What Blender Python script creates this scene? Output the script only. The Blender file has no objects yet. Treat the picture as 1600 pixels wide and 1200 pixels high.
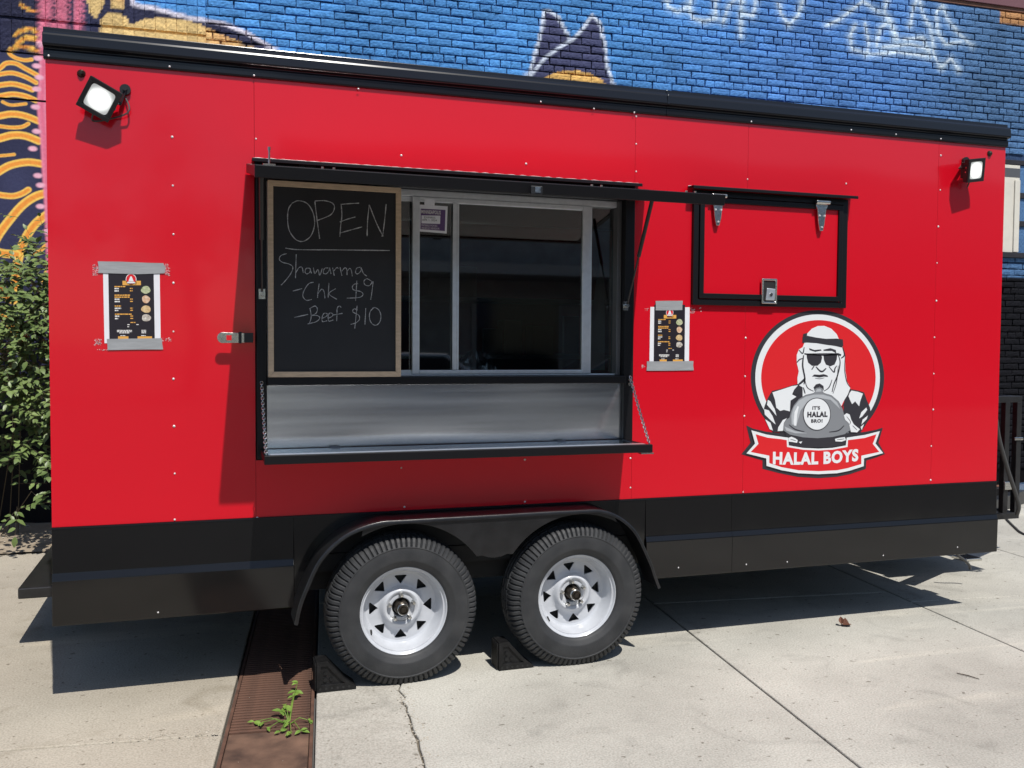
import bpy, bmesh, math, random
import numpy as np
from mathutils import Vector, Matrix

random.seed(7); rng = np.random.default_rng(7)
scene = bpy.context.scene
COL = scene.collection
R = math.radians

# ------------------------------------------------------------------ camera
CAM = np.array([0.6259, -4.2489, 1.5415])          # eye height 1.54 m, 4.25 m in front of the trailer side
YAW, PITCH, ROLL = 0.3163, -0.04121, 0.00646
FPX = 1450.0                                        # focal length for a 1600 px wide frame
fw = np.array([math.sin(YAW)*math.cos(PITCH), math.cos(YAW)*math.cos(PITCH), math.sin(PITCH)])
rt = np.array([math.cos(YAW), -math.sin(YAW), 0.0]); up = np.cross(rt, fw)
rt, up = rt*math.cos(ROLL)+up*math.sin(ROLL), -rt*math.sin(ROLL)+up*math.cos(ROLL)
cd = bpy.data.cameras.new('camera'); cam = bpy.data.objects.new('camera', cd); COL.objects.link(cam)
cam.matrix_world = Matrix(((rt[0], up[0], -fw[0], CAM[0]), (rt[1], up[1], -fw[1], CAM[1]), (rt[2], up[2], -fw[2], CAM[2]), (0, 0, 0, 1)))
cd.sensor_width = 36; cd.lens = FPX/1600*36; cd.clip_start = 0.05; cd.clip_end = 2000
scene.camera = cam

# ------------------------------------------------------------------ sky, sun, exposure
SUN_DIR = Vector((-0.16, 1.0, -1.72)).normalized()
w = bpy.data.worlds.new('World'); scene.world = w; w.use_nodes = True
nt = w.node_tree; nt.nodes.clear()
sky = nt.nodes.new('ShaderNodeTexSky'); sky.sky_type = 'NISHITA'; sky.sun_disc = False
sky.sun_elevation = math.asin(-SUN_DIR.z); sky.sun_rotation = math.atan2(-SUN_DIR.x, -SUN_DIR.y)
sky.air_density = 1.0; sky.dust_density = 0.6; sky.ozone_density = 1.0
bg = nt.nodes.new('ShaderNodeBackground'); bg.inputs[1].default_value = 0.10
ow = nt.nodes.new('ShaderNodeOutputWorld')
nt.links.new(sky.outputs[0], bg.inputs[0]); nt.links.new(bg.outputs[0], ow.inputs[0])
sl = bpy.data.lights.new('sun', 'SUN'); sl.energy = 4.6; sl.angle = R(0.53); sl.color = (1.0, 0.96, 0.90)
so = bpy.data.objects.new('sun', sl); COL.objects.link(so); so.rotation_euler = SUN_DIR.to_track_quat('-Z', 'Y').to_euler()
so.location = (0, -8, 12)
vs = scene.view_settings; vs.view_transform = 'Standard'; vs.look = 'None'; vs.exposure = 0.06; vs.gamma = 1; vs.use_curve_mapping = False
scene.render.engine = 'CYCLES'; scene.cycles.use_denoising = True; scene.cycles.max_bounces = 8
scene.cycles.sample_clamp_indirect = 6.0

# ------------------------------------------------------------------ measuring helpers
def ray(px, py):
    return fw + (px-800)/FPX*rt + (600-py)/FPX*up
def on_plane(px, py, o, n):
    v = ray(px, py); n = np.asarray(n, float)
    return CAM + v*(((np.asarray(o, float)-CAM) @ n)/(v @ n))
def T(px, py, y=0.0):                               # a point of the trailer's side plane (or one parallel to it)
    return on_plane(px, py, (0, y, 0), (0, 1, 0))
def G(px, py, z=0.0):                               # a point of the ground
    return on_plane(px, py, (0, 0, z), (0, 0, 1))

# ------------------------------------------------------------------ materials
def new_mat(name):
    m = bpy.data.materials.new(name); m.use_nodes = True
    t = m.node_tree; return m, t, t.nodes['Principled BSDF']
def mat(name, col, rough=0.5, metal=0.0, var=0.0, scale=8.0, bump=0.0, bscale=60.0, coat=0.0, spec=0.5, rvar=0.0, col2=None, detail=6.0, stretch=None, wave=0.0, wscale=1.5):
    m, t, b = new_mat(name)
    N = t.nodes.new; L = t.links.new
    b.inputs['Base Color'].default_value = (*col, 1); b.inputs['Roughness'].default_value = rough
    b.inputs['Metallic'].default_value = metal; b.inputs['Specular IOR Level'].default_value = spec
    b.inputs['Coat Weight'].default_value = coat; b.inputs['Coat Roughness'].default_value = 0.06
    tc = N('ShaderNodeTexCoord'); vec = tc.outputs['Object']
    if stretch:
        mp = N('ShaderNodeMapping'); mp.inputs['Scale'].default_value = stretch; L(vec, mp.inputs[0]); vec = mp.outputs[0]
    if var or col2:
        nz = N('ShaderNodeTexNoise'); nz.inputs['Scale'].default_value = scale; nz.inputs['Detail'].default_value = detail; L(vec, nz.inputs['Vector'])
        rp = N('ShaderNodeValToRGB'); rp.color_ramp.elements[0].position = 0.3; rp.color_ramp.elements[1].position = 0.7
        c2 = col2 if col2 else tuple(min(1, c*(1+var)) for c in col); c1 = tuple(c*(1-var) for c in col) if not col2 else col
        rp.color_ramp.elements[0].color = (*c1, 1); rp.color_ramp.elements[1].color = (*c2, 1)
        L(nz.outputs[0], rp.inputs[0]); L(rp.outputs[0], b.inputs['Base Color'])
    if rvar:
        nr = N('ShaderNodeTexNoise'); nr.inputs['Scale'].default_value = scale*0.7; nr.inputs['Detail'].default_value = 5; L(vec, nr.inputs['Vector'])
        mr = N('ShaderNodeMapRange'); mr.inputs[3].default_value = max(0.02, rough-rvar); mr.inputs[4].default_value = min(1, rough+rvar)
        mr.inputs[1].default_value = 0.3; mr.inputs[2].default_value = 0.7
        L(nr.outputs[0], mr.inputs[0]); L(mr.outputs[0], b.inputs['Roughness'])
    last = None
    if wave:
        nw = N('ShaderNodeTexNoise'); nw.inputs['Scale'].default_value = wscale; nw.inputs['Detail'].default_value = 1; L(vec, nw.inputs['Vector'])
        bw = N('ShaderNodeBump'); bw.inputs['Strength'].default_value = 1.0; bw.inputs['Distance'].default_value = wave; L(nw.outputs[0], bw.inputs['Height']); last = bw
    if bump:
        nb = N('ShaderNodeTexNoise'); nb.inputs['Scale'].default_value = bscale; nb.inputs['Detail'].default_value = 4; L(vec, nb.inputs['Vector'])
        bb = N('ShaderNodeBump'); bb.inputs['Strength'].default_value = 1.0; bb.inputs['Distance'].default_value = bump; L(nb.outputs[0], bb.inputs['Height'])
        if last: L(last.outputs[0], bb.inputs['Normal'])
        last = bb
    if last:
        L(last.outputs[0], b.inputs['Normal'])
        if coat: L(last.outputs[0], b.inputs['Coat Normal'])
    return m

M = {}
M['red'] = mat('red_panel_paint', (0.60, 0.0040, 0.0155), 0.26, coat=0.50, wave=0.0070, wscale=0.9, spec=0.38)
M['red_body'] = mat('red_body', (0.50, 0.006, 0.017), 0.35)
M['black'] = mat('gloss_black_trim', (0.009, 0.010, 0.013), 0.17, coat=0.1, wave=0.0014, wscale=3.0, spec=0.4)
M['frame_black'] = mat('black_frame_paint', (0.0075, 0.0072, 0.0085), 0.36, bump=0.0001, bscale=120, spec=0.3)
M['skirt'] = mat('black_skirt_paint', (0.0055, 0.0053, 0.0055), 0.11, wave=0.0055, wscale=1.7, spec=0.5, rvar=0.05, scale=5)
M['fender'] = mat('dusty_black_fender', (0.011, 0.011, 0.012), 0.28, var=0.35, scale=14, bump=0.0003, bscale=90)
M['under'] = mat('undercarriage_black', (0.012, 0.012, 0.012), 0.7, var=0.3)
M['interior'] = mat('dark_interior', (0.020, 0.020, 0.021), 0.8)
M['alu'] = mat('window_aluminium', (0.78, 0.80, 0.82), 0.38, metal=0.85, var=0.06, scale=30, bump=0.0001, bscale=200)
M['alu_dark'] = mat('dull_aluminium', (0.16, 0.16, 0.165), 0.45, metal=0.6)
M['steel'] = mat('brushed_stainless', (0.90, 0.93, 0.97), 0.19, metal=1.0, var=0.05, scale=4, stretch=(0.15, 1, 5), rvar=0.08, bump=0.00004, bscale=30)
M['chrome'] = mat('zinc_plated', (0.62, 0.61, 0.58), 0.22, metal=1.0, var=0.15, scale=60, bump=0.0004, bscale=90)
M['rivet'] = mat('rivet_white', (0.72, 0.70, 0.70), 0.3, metal=0.3)
M['white_rim'] = mat('white_rim_enamel', (0.49, 0.51, 0.545), 0.30, var=0.08, scale=16, coat=0.3)
M['rubber'] = mat('tyre_rubber', (0.0135, 0.015, 0.0175), 0.62, col2=(0.038, 0.039, 0.041), scale=9, bump=0.0006, bscale=160)
M['chock'] = mat('chock_rubber', (0.0085, 0.0085, 0.009), 0.5, var=0.5, spec=0.3, scale=30, bump=0.0006, bscale=120)
M['grease'] = mat('greasy_steel', (0.05, 0.042, 0.033), 0.35, metal=0.7, var=0.5, scale=40)
M['grey_tape'] = mat('duct_tape', (0.34, 0.35, 0.36), 0.42, var=0.10, scale=14, bump=0.0016, bscale=26, stretch=(0.5, 1, 2.5), metal=0.15)
M['residue'] = mat('tape_residue', (0.70, 0.40, 0.42), 0.8, var=0.2, scale=60)
M['paper'] = mat('white_paper', (0.74, 0.74, 0.78), 0.7, wave=0.002, wscale=12)
M['ink'] = mat('black_print', (0.018, 0.014, 0.020), 0.35)
M['orange_ink'] = mat('orange_print', (0.72, 0.36, 0.07), 0.5)
M['white_ink'] = mat('white_print', (0.72, 0.70, 0.68), 0.5)
M['food_a'] = mat('print_food_green', (0.20, 0.30, 0.10), 0.5, col2=(0.62, 0.58, 0.42), scale=90)
M['food_b'] = mat('print_food_orange', (0.55, 0.26, 0.12), 0.5, col2=(0.70, 0.55, 0.42), scale=90)
M['food_c'] = mat('print_food_gold', (0.45, 0.26, 0.10), 0.5, col2=(0.72, 0.56, 0.32), scale=90)
M['food_d'] = mat('print_food_pale', (0.25, 0.20, 0.16), 0.5, col2=(0.74, 0.70, 0.64), scale=70)
M['slate'] = mat('chalkboard_slate', (0.0125, 0.0125, 0.0145), 0.55, var=0.25, scale=5)
M['wood'] = mat('pine_frame', (0.54, 0.40, 0.27), 0.55, var=0.12, scale=9, stretch=(3, 3, 14), bump=0.0003, bscale=60)
M['chalk'] = mat('chalk', (0.42, 0.42, 0.43), 0.95, var=0.45, scale=220)
M['purple'] = mat('purple_print', (0.11, 0.055, 0.17), 0.5)
M['logo_dark'] = mat('logo_charcoal', (0.035, 0.033, 0.040), 0.35)
M['logo_white'] = mat('logo_white', (0.74, 0.76, 0.77), 0.35)
M['logo_red'] = mat('logo_red', (0.66, 0.017, 0.022), 0.32)
M['logo_grey'] = mat('logo_mid_grey', (0.22, 0.23, 0.245), 0.35)
M['logo_light'] = mat('logo_light_grey', (0.42, 0.44, 0.46), 0.35)
M['concrete'] = None
M['rust'] = mat('rusty_cast_iron', (0.070, 0.036, 0.024), 0.75, col2=(0.14, 0.070, 0.045), scale=16, bump=0.0010, bscale=80)
M['rust_plate'] = mat('dirty_rust_plate', (0.045, 0.025, 0.018), 0.8, col2=(0.20, 0.115, 0.075), scale=7, bump=0.0015, bscale=50)
M['soil'] = mat('dry_sandy_soil', (0.22, 0.175, 0.12), 0.95, col2=(0.36, 0.30, 0.225), scale=5, bump=0.01, bscale=25)
M['asphalt'] = mat('asphalt', (0.095, 0.094, 0.092), 0.9, var=0.25, scale=3, bump=0.004, bscale=80)
M['crack_dirt'] = mat('crack_dirt', (0.15, 0.13, 0.10), 0.95, var=0.5, scale=25)
M['joint'] = mat('joint_dirt', (0.05, 0.043, 0.033), 0.95, var=0.3)
M['pebble'] = mat('pebble', (0.30, 0.26, 0.20), 0.85, col2=(0.48, 0.44, 0.37), scale=30)
M['weed'] = mat('weed_leaf', (0.085, 0.165, 0.025), 0.5, col2=(0.20, 0.31, 0.055), scale=18)
M['leaf'] = mat('rose_leaf', (0.055, 0.095, 0.025), 0.45, col2=(0.20, 0.27, 0.085), scale=5)
M['stem'] = mat('bush_stem', (0.07, 0.055, 0.03), 0.8)
M['petal'] = mat('pink_petal', (0.55, 0.03, 0.09), 0.5)
M['dead_leaf'] = mat('dead_leaf', (0.13, 0.05, 0.028), 0.7, var=0.3, scale=60)
M['twig'] = mat('dry_twig', (0.06, 0.045, 0.03), 0.8)
M['cable'] = mat('grey_cable', (0.055, 0.055, 0.055), 0.55)
M['maroon'] = mat('maroon_fascia', (0.17, 0.075, 0.085), 0.5, var=0.12, scale=2, wave=0.004)
M['white_paint'] = mat('cream_window_paint', (0.66, 0.63, 0.55), 0.5, var=0.06, scale=10)
M['dark_paint'] = mat('black_masonry_paint', (0.014, 0.014, 0.019), 0.7, var=0.3, scale=6, bump=0.003, bscale=30)
M['brown_brick'] = mat('brown_brick', (0.16, 0.075, 0.05), 0.8, var=0.25, scale=6)
M['far_wall'] = mat('grey_brick_wall', (0.30, 0.285, 0.265), 0.85, var=0.2, scale=3)
M['far_glass'] = mat('far_window_glass', (0.02, 0.024, 0.03), 0.08)
M['far_trim'] = mat('far_concrete_trim', (0.34, 0.33, 0.31), 0.8)
M['tree_leaf'] = mat('tree_leaf', (0.030, 0.060, 0.014), 0.5, col2=(0.075, 0.12, 0.03), scale=1.2)
M['bark'] = mat('bark', (0.08, 0.06, 0.045), 0.9, var=0.3)
M['foil'] = mat('crumpled_foil', (0.75, 0.75, 0.76), 0.22, metal=1.0)
M['hatch_inside'] = mat('hatch_inner_sheet', (0.30, 0.30, 0.30), 0.45, metal=0.2, var=0.1, scale=3)
M['pipe'] = mat('black_steel_tube', (0.014, 0.014, 0.015), 0.38, var=0.3, scale=20)

def concrete_mat(name, c_dark, c_light, stain):
    m, t, b = new_mat(name); N = t.nodes.new; L = t.links.new
    tc = N('ShaderNodeNewGeometry'); P = tc.outputs['Position']
    big = N('ShaderNodeTexNoise'); big.inputs['Scale'].default_value = 0.9; big.inputs['Detail'].default_value = 9; big.inputs['Roughness'].default_value = 0.62; L(P, big.inputs['Vector'])
    rp = N('ShaderNodeValToRGB'); e = rp.color_ramp.elements; e[0].position = 0.32; e[1].position = 0.68
    e[0].color = (*c_dark, 1); e[1].color = (*c_light, 1); L(big.outputs[0], rp.inputs[0])
    st = N('ShaderNodeTexNoise'); st.inputs['Scale'].default_value = 2.6; st.inputs['Detail'].default_value = 7; st.inputs['Distortion'].default_value = 1.4; L(P, st.inputs['Vector'])
    sr = N('ShaderNodeValToRGB'); e = sr.color_ramp.elements; e[0].position = 0.57; e[1].position = 0.78; e[0].color = (1, 1, 1, 1); e[1].color = (*stain, 1); L(st.outputs[0], sr.inputs[0])
    m1 = N('ShaderNodeMix'); m1.data_type = 'RGBA'; m1.blend_type = 'MULTIPLY'; m1.inputs[0].default_value = 1; L(rp.outputs[0], m1.inputs[6]); L(sr.outputs[0], m1.inputs[7])
    fine = N('ShaderNodeTexNoise'); fine.inputs['Scale'].default_value = 120; fine.inputs['Detail'].default_value = 3; L(P, fine.inputs['Vector'])
    fr = N('ShaderNodeValToRGB'); e = fr.color_ramp.elements; e[0].position = 0.30; e[1].position = 0.62; e[0].color = (0.66, 0.65, 0.63, 1); e[1].color = (1.06, 1.06, 1.06, 1); L(fine.outputs[0], fr.inputs[0])
    m2 = N('ShaderNodeMix'); m2.data_type = 'RGBA'; m2.blend_type = 'MULTIPLY'; m2.inputs[0].default_value = 0.8; L(m1.outputs[2], m2.inputs[6]); L(fr.outputs[0], m2.inputs[7])
    # small dark specks and pale scuffs
    vo = N('ShaderNodeTexNoise'); vo.inputs['Scale'].default_value = 26; vo.inputs['Detail'].default_value = 2; L(P, vo.inputs['Vector'])
    vr = N('ShaderNodeValToRGB'); e = vr.color_ramp.elements; e[0].position = 0.27; e[1].position = 0.335; e[0].color = (0.50, 0.48, 0.45, 1); e[1].color = (1, 1, 1, 1); L(vo.outputs[0], vr.inputs[0])
    m3 = N('ShaderNodeMix'); m3.data_type = 'RGBA'; m3.blend_type = 'MULTIPLY'; m3.inputs[0].default_value = 1; L(m2.outputs[2], m3.inputs[6]); L(vr.outputs[0], m3.inputs[7])
    mp = N('ShaderNodeMapping'); mp.inputs['Scale'].default_value = (0.35, 2.2, 1); mp.inputs['Rotation'].default_value = (0, 0, -0.35); L(P, mp.inputs[0])
    sc_ = N('ShaderNodeTexNoise'); sc_.inputs['Scale'].default_value = 1.6; sc_.inputs['Detail'].default_value = 6; sc_.inputs['Distortion'].default_value = 0.8; L(mp.outputs[0], sc_.inputs['Vector'])
    s2 = N('ShaderNodeValToRGB'); e = s2.color_ramp.elements; e[0].position = 0.60; e[1].position = 0.70; e[0].color = (1, 1, 1, 1); e[1].color = (1.16, 1.15, 1.13, 1); L(sc_.outputs[0], s2.inputs[0])
    m4 = N('ShaderNodeMix'); m4.data_type = 'RGBA'; m4.blend_type = 'MULTIPLY'; m4.inputs[0].default_value = 1; L(m3.outputs[2], m4.inputs[6]); L(s2.outputs[0], m4.inputs[7])
    L(m4.outputs[2], b.inputs['Base Color']); b.inputs['Roughness'].default_value = 0.88; b.inputs['Specular IOR Level'].default_value = 0.3
    bp = N('ShaderNodeBump'); bp.inputs['Distance'].default_value = 0.0016; L(fine.outputs[0], bp.inputs['Height'])
    bp2 = N('ShaderNodeBump'); bp2.inputs['Distance'].default_value = 0.006; L(st.outputs[0], bp2.inputs['Height']); L(bp.outputs[0], bp2.inputs['Normal'])
    L(bp2.outputs[0], b.inputs['Normal'])
    return m
M['concrete'] = concrete_mat('concrete_grey', (0.365, 0.352, 0.312), (0.525, 0.510, 0.455), (0.74, 0.74, 0.74))
M['concrete_warm'] = concrete_mat('concrete_warm', (0.34, 0.305, 0.245), (0.475, 0.43, 0.352), (0.74, 0.72, 0.68))
M['concrete_patch'] = concrete_mat('concrete_patch', (0.355, 0.335, 0.29), (0.485, 0.463, 0.41), (0.60, 0.60, 0.60))

def paint_mat(name, lo, dist):
    m, t, b = new_mat(name); N = t.nodes.new; L = t.links.new
    at = N('ShaderNodeAttribute'); at.attribute_name = 'paint'
    tc = N('ShaderNodeNewGeometry')
    nz = N('ShaderNodeTexNoise'); nz.inputs['Scale'].default_value = 45; nz.inputs['Detail'].default_value = 5; L(tc.outputs['Position'], nz.inputs['Vector'])
    rp = N('ShaderNodeValToRGB'); e = rp.color_ramp.elements; e[0].position = 0.28; e[1].position = 0.66; e[0].color = (lo, lo, lo*1.05, 1); e[1].color = (1.08, 1.08, 1.06, 1); L(nz.outputs[0], rp.inputs[0])
    mx = N('ShaderNodeMix'); mx.data_type = 'RGBA'; mx.blend_type = 'MULTIPLY'; mx.inputs[0].default_value = 0.85
    L(at.outputs['Color'], mx.inputs[6]); L(rp.outputs[0], mx.inputs[7]); L(mx.outputs[2], b.inputs['Base Color'])
    b.inputs['Roughness'].default_value = 0.75; b.inputs['Specular IOR Level'].default_value = 0.15
    bp = N('ShaderNodeBump'); bp.inputs['Distance'].default_value = dist; L(nz.outputs[0], bp.inputs['Height']); L(bp.outputs[0], b.inputs['Normal'])
    return m
M['mural'] = paint_mat('mural_paint_on_brick', 0.62, 0.006); M['mural_smooth'] = paint_mat('mural_paint_on_render', 0.88, 0.002)

def glass_mat():
    m, t, b = new_mat('window_glass'); N = t.nodes.new; L = t.links.new
    t.nodes.remove(b)
    tr = N('ShaderNodeBsdfTransparent'); tr.inputs[0].default_value = (0.62, 0.64, 0.63, 1)
    gl = N('ShaderNodeBsdfGlossy'); gl.inputs['Roughness'].default_value = 0.02; gl.inputs[0].default_value = (1, 1, 1, 1)
    fr = N('ShaderNodeFresnel'); fr.inputs[0].default_value = 1.52
    mr = N('ShaderNodeMath'); mr.operation = 'MULTIPLY'; mr.inputs[1].default_value = 3.4; L(fr.outputs[0], mr.inputs[0])
    mx = N('ShaderNodeMixShader'); L(mr.outputs[0], mx.inputs[0]); L(tr.outputs[0], mx.inputs[1]); L(gl.outputs[0], mx.inputs[2])
    L(mx.outputs[0], t.nodes['Material Output'].inputs[0]); return m
M['glass'] = glass_mat()
def emit_mat(name, col, s):
    m, t, b = new_mat(name); b.inputs['Emission Color'].default_value = (*col, 1); b.inputs['Emission Strength'].default_value = s
    b.inputs['Base Color'].default_value = (0.35, 0.36, 0.36, 1); b.inputs['Roughness'].default_value = 0.15; return m
M['lamp'] = emit_mat('led_lamp_on', (0.97, 1.0, 0.96), 1.5)
_t = M['lamp'].node_tree; _tc = _t.nodes.new('ShaderNodeTexCoord'); _ln = _t.nodes.new('ShaderNodeVectorMath'); _ln.operation = 'LENGTH'; _mr = _t.nodes.new('ShaderNodeMapRange')
_mr.interpolation_type = 'SMOOTHSTEP'; _mr.inputs[1].default_value = 0.012; _mr.inputs[2].default_value = 0.058; _mr.inputs[3].default_value = 2.2; _mr.inputs[4].default_value = 0.30     # bright LED chip, dimmer reflector rim
_t.links.new(_tc.outputs['Object'], _ln.inputs[0]); _t.links.new(_ln.outputs['Value'], _mr.inputs[0]); _t.links.new(_mr.outputs[0], _t.nodes['Principled BSDF'].inputs['Emission Strength'])

# ------------------------------------------------------------------ object helpers
ORG = {}                                            # world origin of every object (rotation only on roots built in local space)
def tag(o, label=None, cat=None, group=None, kind=None):
    if label: o['label'] = label
    if cat: o['category'] = cat
    if group: o['group'] = group
    if kind: o['kind'] = kind
    return o
def empty(name, loc, rz=0.0, parent=None):
    o = bpy.data.objects.new(name, None); COL.objects.link(o); o.empty_display_size = 0.1
    p = ORG[parent] if parent else Vector((0, 0, 0))
    ORG[o] = Vector(loc); o.location = Vector(loc)-p; o.rotation_euler = (0, 0, rz); o.parent = parent
    return o
def link(name, me, parent=None, loc=None):
    o = bpy.data.objects.new(name, me); COL.objects.link(o); o.parent = parent
    wl = Vector(loc) if loc is not None else (ORG[parent] if parent else Vector((0, 0, 0)))
    ORG[o] = wl; o.location = wl-(ORG[parent] if parent else Vector((0, 0, 0)))
    return o

class MB:
    def __init__(s): s.v = []; s.f = []
    def add(s, vs, fs):
        b = len(s.v); s.v += [tuple(map(float, q)) for q in vs]; s.f += [tuple(b+i for i in f) for f in fs]; return s
    def box(s, x0, x1, y0, y1, z0, z1):
        return s.add([(x0, y0, z0), (x1, y0, z0), (x1, y1, z0), (x0, y1, z0), (x0, y0, z1), (x1, y0, z1), (x1, y1, z1), (x0, y1, z1)],
                     [(0, 3, 2, 1), (4, 5, 6, 7), (0, 1, 5, 4), (1, 2, 6, 5), (2, 3, 7, 6), (3, 0, 4, 7)])
    def prism(s, poly, y0, y1):                     # polygon in x,z extruded along y
        n = len(poly); vs = [(p[0], y0, p[1]) for p in poly]+[(p[0], y1, p[1]) for p in poly]
        fs = [tuple(range(n)), tuple(range(2*n-1, n-1, -1))]+[(i, n+i, n+(i+1) % n, (i+1) % n) for i in range(n)]
        return s.add(vs, fs)
    def slab(s, poly, z0, z1):                      # polygon in x,y extruded along z
        n = len(poly); vs = [(p[0], p[1], z0) for p in poly]+[(p[0], p[1], z1) for p in poly]
        fs = [tuple(range(n-1, -1, -1)), tuple(range(n, 2*n))]+[(i, (i+1) % n, n+(i+1) % n, n+i) for i in range(n)]
        return s.add(vs, fs)
    def profile_x(s, prof, x0, x1):                 # profile in y,z extruded along x
        n = len(prof); vs = [(x0, p[0], p[1]) for p in prof]+[(x1, p[0], p[1]) for p in prof]
        fs = [tuple(range(n)), tuple(range(2*n-1, n-1, -1))]+[(i, n+i, n+(i+1) % n, (i+1) % n) for i in range(n)]
        return s.add(vs, fs)
    def tube(s, path, r, n=10, caps=True):
        path = [Vector(p) for p in path]; rr = r if isinstance(r, (list, tuple)) else [r]*len(path)
        b = len(s.v); up0 = None
        for i, p in enumerate(path):
            d = (path[min(i+1, len(path)-1)]-path[max(i-1, 0)]).normalized()
            if up0 is None:
                up0 = Vector((0, 0, 1)) if abs(d.z) < 0.9 else Vector((1, 0, 0))
            a = (up0-d*up0.dot(d)).normalized(); c = d.cross(a); up0 = a
            for k in range(n):
                t = 2*math.pi*k/n; q = p+(a*math.cos(t)+c*math.sin(t))*rr[i]; s.v.append(tuple(q))
        for i in range(len(path)-1):
            for k in range(n):
                s.f.append((b+i*n+k, b+i*n+(k+1) % n, b+(i+1)*n+(k+1) % n, b+(i+1)*n+k))
        if caps:
            s.f.append(tuple(b+k for k in range(n-1, -1, -1))); e = b+(len(path)-1)*n; s.f.append(tuple(e+k for k in range(n)))
        return s
    def bar(s, a, b, w, h, upv=(0, 0, 1)):          # rectangular bar from a to b
        a = Vector(a); b = Vector(b); d = (b-a).normalized(); u = Vector(upv); u = (u-d*u.dot(d)).normalized(); c = d.cross(u)
        vs = []
        for p in (a, b):
            for (i, j) in ((-1, -1), (1, -1), (1, 1), (-1, 1)): vs.append(p+c*(w/2*i)+u*(h/2*j))
        return s.add(vs, [(0, 3, 2, 1), (4, 5, 6, 7), (0, 1, 5, 4), (1, 2, 6, 5), (2, 3, 7, 6), (3, 0, 4, 7)])
    def lathe_y(s, prof, n=48, c=(0, 0, 0)):        # profile (radius, y) spun round the y axis
        b = len(s.v); m = len(prof)
        for k in range(n):
            t = 2*math.pi*k/n
            for (r, y) in prof: s.v.append((c[0]+r*math.cos(t), c[1]+y, c[2]+r*math.sin(t)))
        for k in range(n):
            for i in range(m-1):
                s.f.append((b+k*m+i, b+k*m+i+1, b+((k+1) % n)*m+i+1, b+((k+1) % n)*m+i))
        return s
    def mesh(s, name, origin=(0, 0, 0), smooth=False):
        me = bpy.data.meshes.new(name); o = Vector(origin)
        me.from_pydata([(v[0]-o.x, v[1]-o.y, v[2]-o.z) for v in s.v], [], s.f)
        bm = bmesh.new(); bm.from_mesh(me); bmesh.ops.recalc_face_normals(bm, faces=bm.faces); bm.to_mesh(me); bm.free()
        if smooth:
            me.polygons.foreach_set('use_smooth', [True]*len(me.polygons))
        return me
    def build(s, name, m, parent=None, loc=None, bevel=0.0, smooth=False, seg=2):
        if loc is None:
            if parent is not None: loc = ORG[parent]
            else:
                a = np.array(s.v); loc = ((a[:, 0].min()+a[:, 0].max())/2, (a[:, 1].min()+a[:, 1].max())/2, a[:, 2].min())
        me = s.mesh(name, loc, smooth); me.materials.append(M[m] if isinstance(m, str) else m)
        o = link(name, me, parent, loc)
        if bevel:
            md = o.modifiers.new('bevel', 'BEVEL'); md.width = bevel; md.segments = seg; md.limit_method = 'ANGLE'; md.angle_limit = R(35)
        if smooth:
            md = o.modifiers.new('split', 'EDGE_SPLIT'); md.split_angle = R(38)
        return o
def centre(pts):
    a = np.array([tuple(p) for p in pts]); return tuple((a.min(0)+a.max(0))/2)

def smooth_path(pts, sub=6, closed=False):          # Catmull-Rom through 2-D points
    p = [np.array(q, float) for q in pts]; n = len(p); out = []
    rng_ = range(n) if closed else range(n-1)
    for i in rng_:
        if closed: a, b, c, d = p[(i-1) % n], p[i], p[(i+1) % n], p[(i+2) % n]
        else: a, b, c, d = p[max(i-1, 0)], p[i], p[i+1], p[min(i+2, n-1)]
        for k in range(sub):
            t = k/sub
            out.append(0.5*((2*b)+(-a+c)*t+(2*a-5*b+4*c-d)*t*t+(-a+3*b-3*c+d)*t**3))
    if not closed: out.append(p[-1])
    return out

# ================================================================== THE SETTING
# ---- ground sheet, slabs laid on a grid turned a few degrees from the trailer
o = MB().box(-300, 300, -300, 300, -0.30, -0.035).build('ground', 'asphalt'); tag(o, kind='structure')
GA = math.atan(0.119)
def grid(a, b):                                     # a: offset across the slab columns (x where y = 0), b: distance along them
    return (a+b*0.119, b-0.0*a)
def gline(a, b): return (a+0.119*b, b-0.119*(a-2.0))
def slab_obj(poly, m, ztop=0.0):
    mb = MB().slab(poly, -0.10, ztop); c = centre([(p[0], p[1], 0) for p in poly])
    return mb.build('slab', m, GROUND_PAVE, loc=(c[0], c[1], 0), bevel=0.006, seg=2)
GROUND_PAVE = empty('pavement', (2, 0, 0)); tag(GROUND_PAVE, kind='structure')
J = 0.005
def rect_slab(a0, a1, b0, b1, m, z=0.0):
    return slab_obj([gline(a0+J, b0+J), gline(a1-J, b0+J), gline(a1-J, b1-J), gline(a0+J, b1-J)], m, z)
AL, AR, AC, A1, A2 = 0.745, 1.095, 1.495, 3.055, 4.61
YB = 3.25                                           # slabs stop at the planting bed / wall side
for a0, a1, m in ((-7.4, -5.0, 'concrete_warm'), (-5.0, -2.6, 'concrete_warm'), (-2.6, AL, 'concrete_warm')):
    for b0, b1 in ((-2.45, -0.62), (-0.62, YB-0.05)):
        rect_slab(a0, a1, b0, b1, m)
for a0, a1 in ((A1, A2),):
    for b0, b1 in ((-2.45, 0.85), (0.85, 3.9)): rect_slab(a0, a1, b0, b1, 'concrete')
for a0, a1 in ((A2, 6.18), (6.18, 7.75), (7.75, 9.3), (9.3, 10.9), (10.9, 12.5)):
    for b0, b1 in ((-2.45, 0.62), (0.62, 2.15), (2.15, 3.9)): rect_slab(a0, a1, b0, b1, 'concrete')
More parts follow.
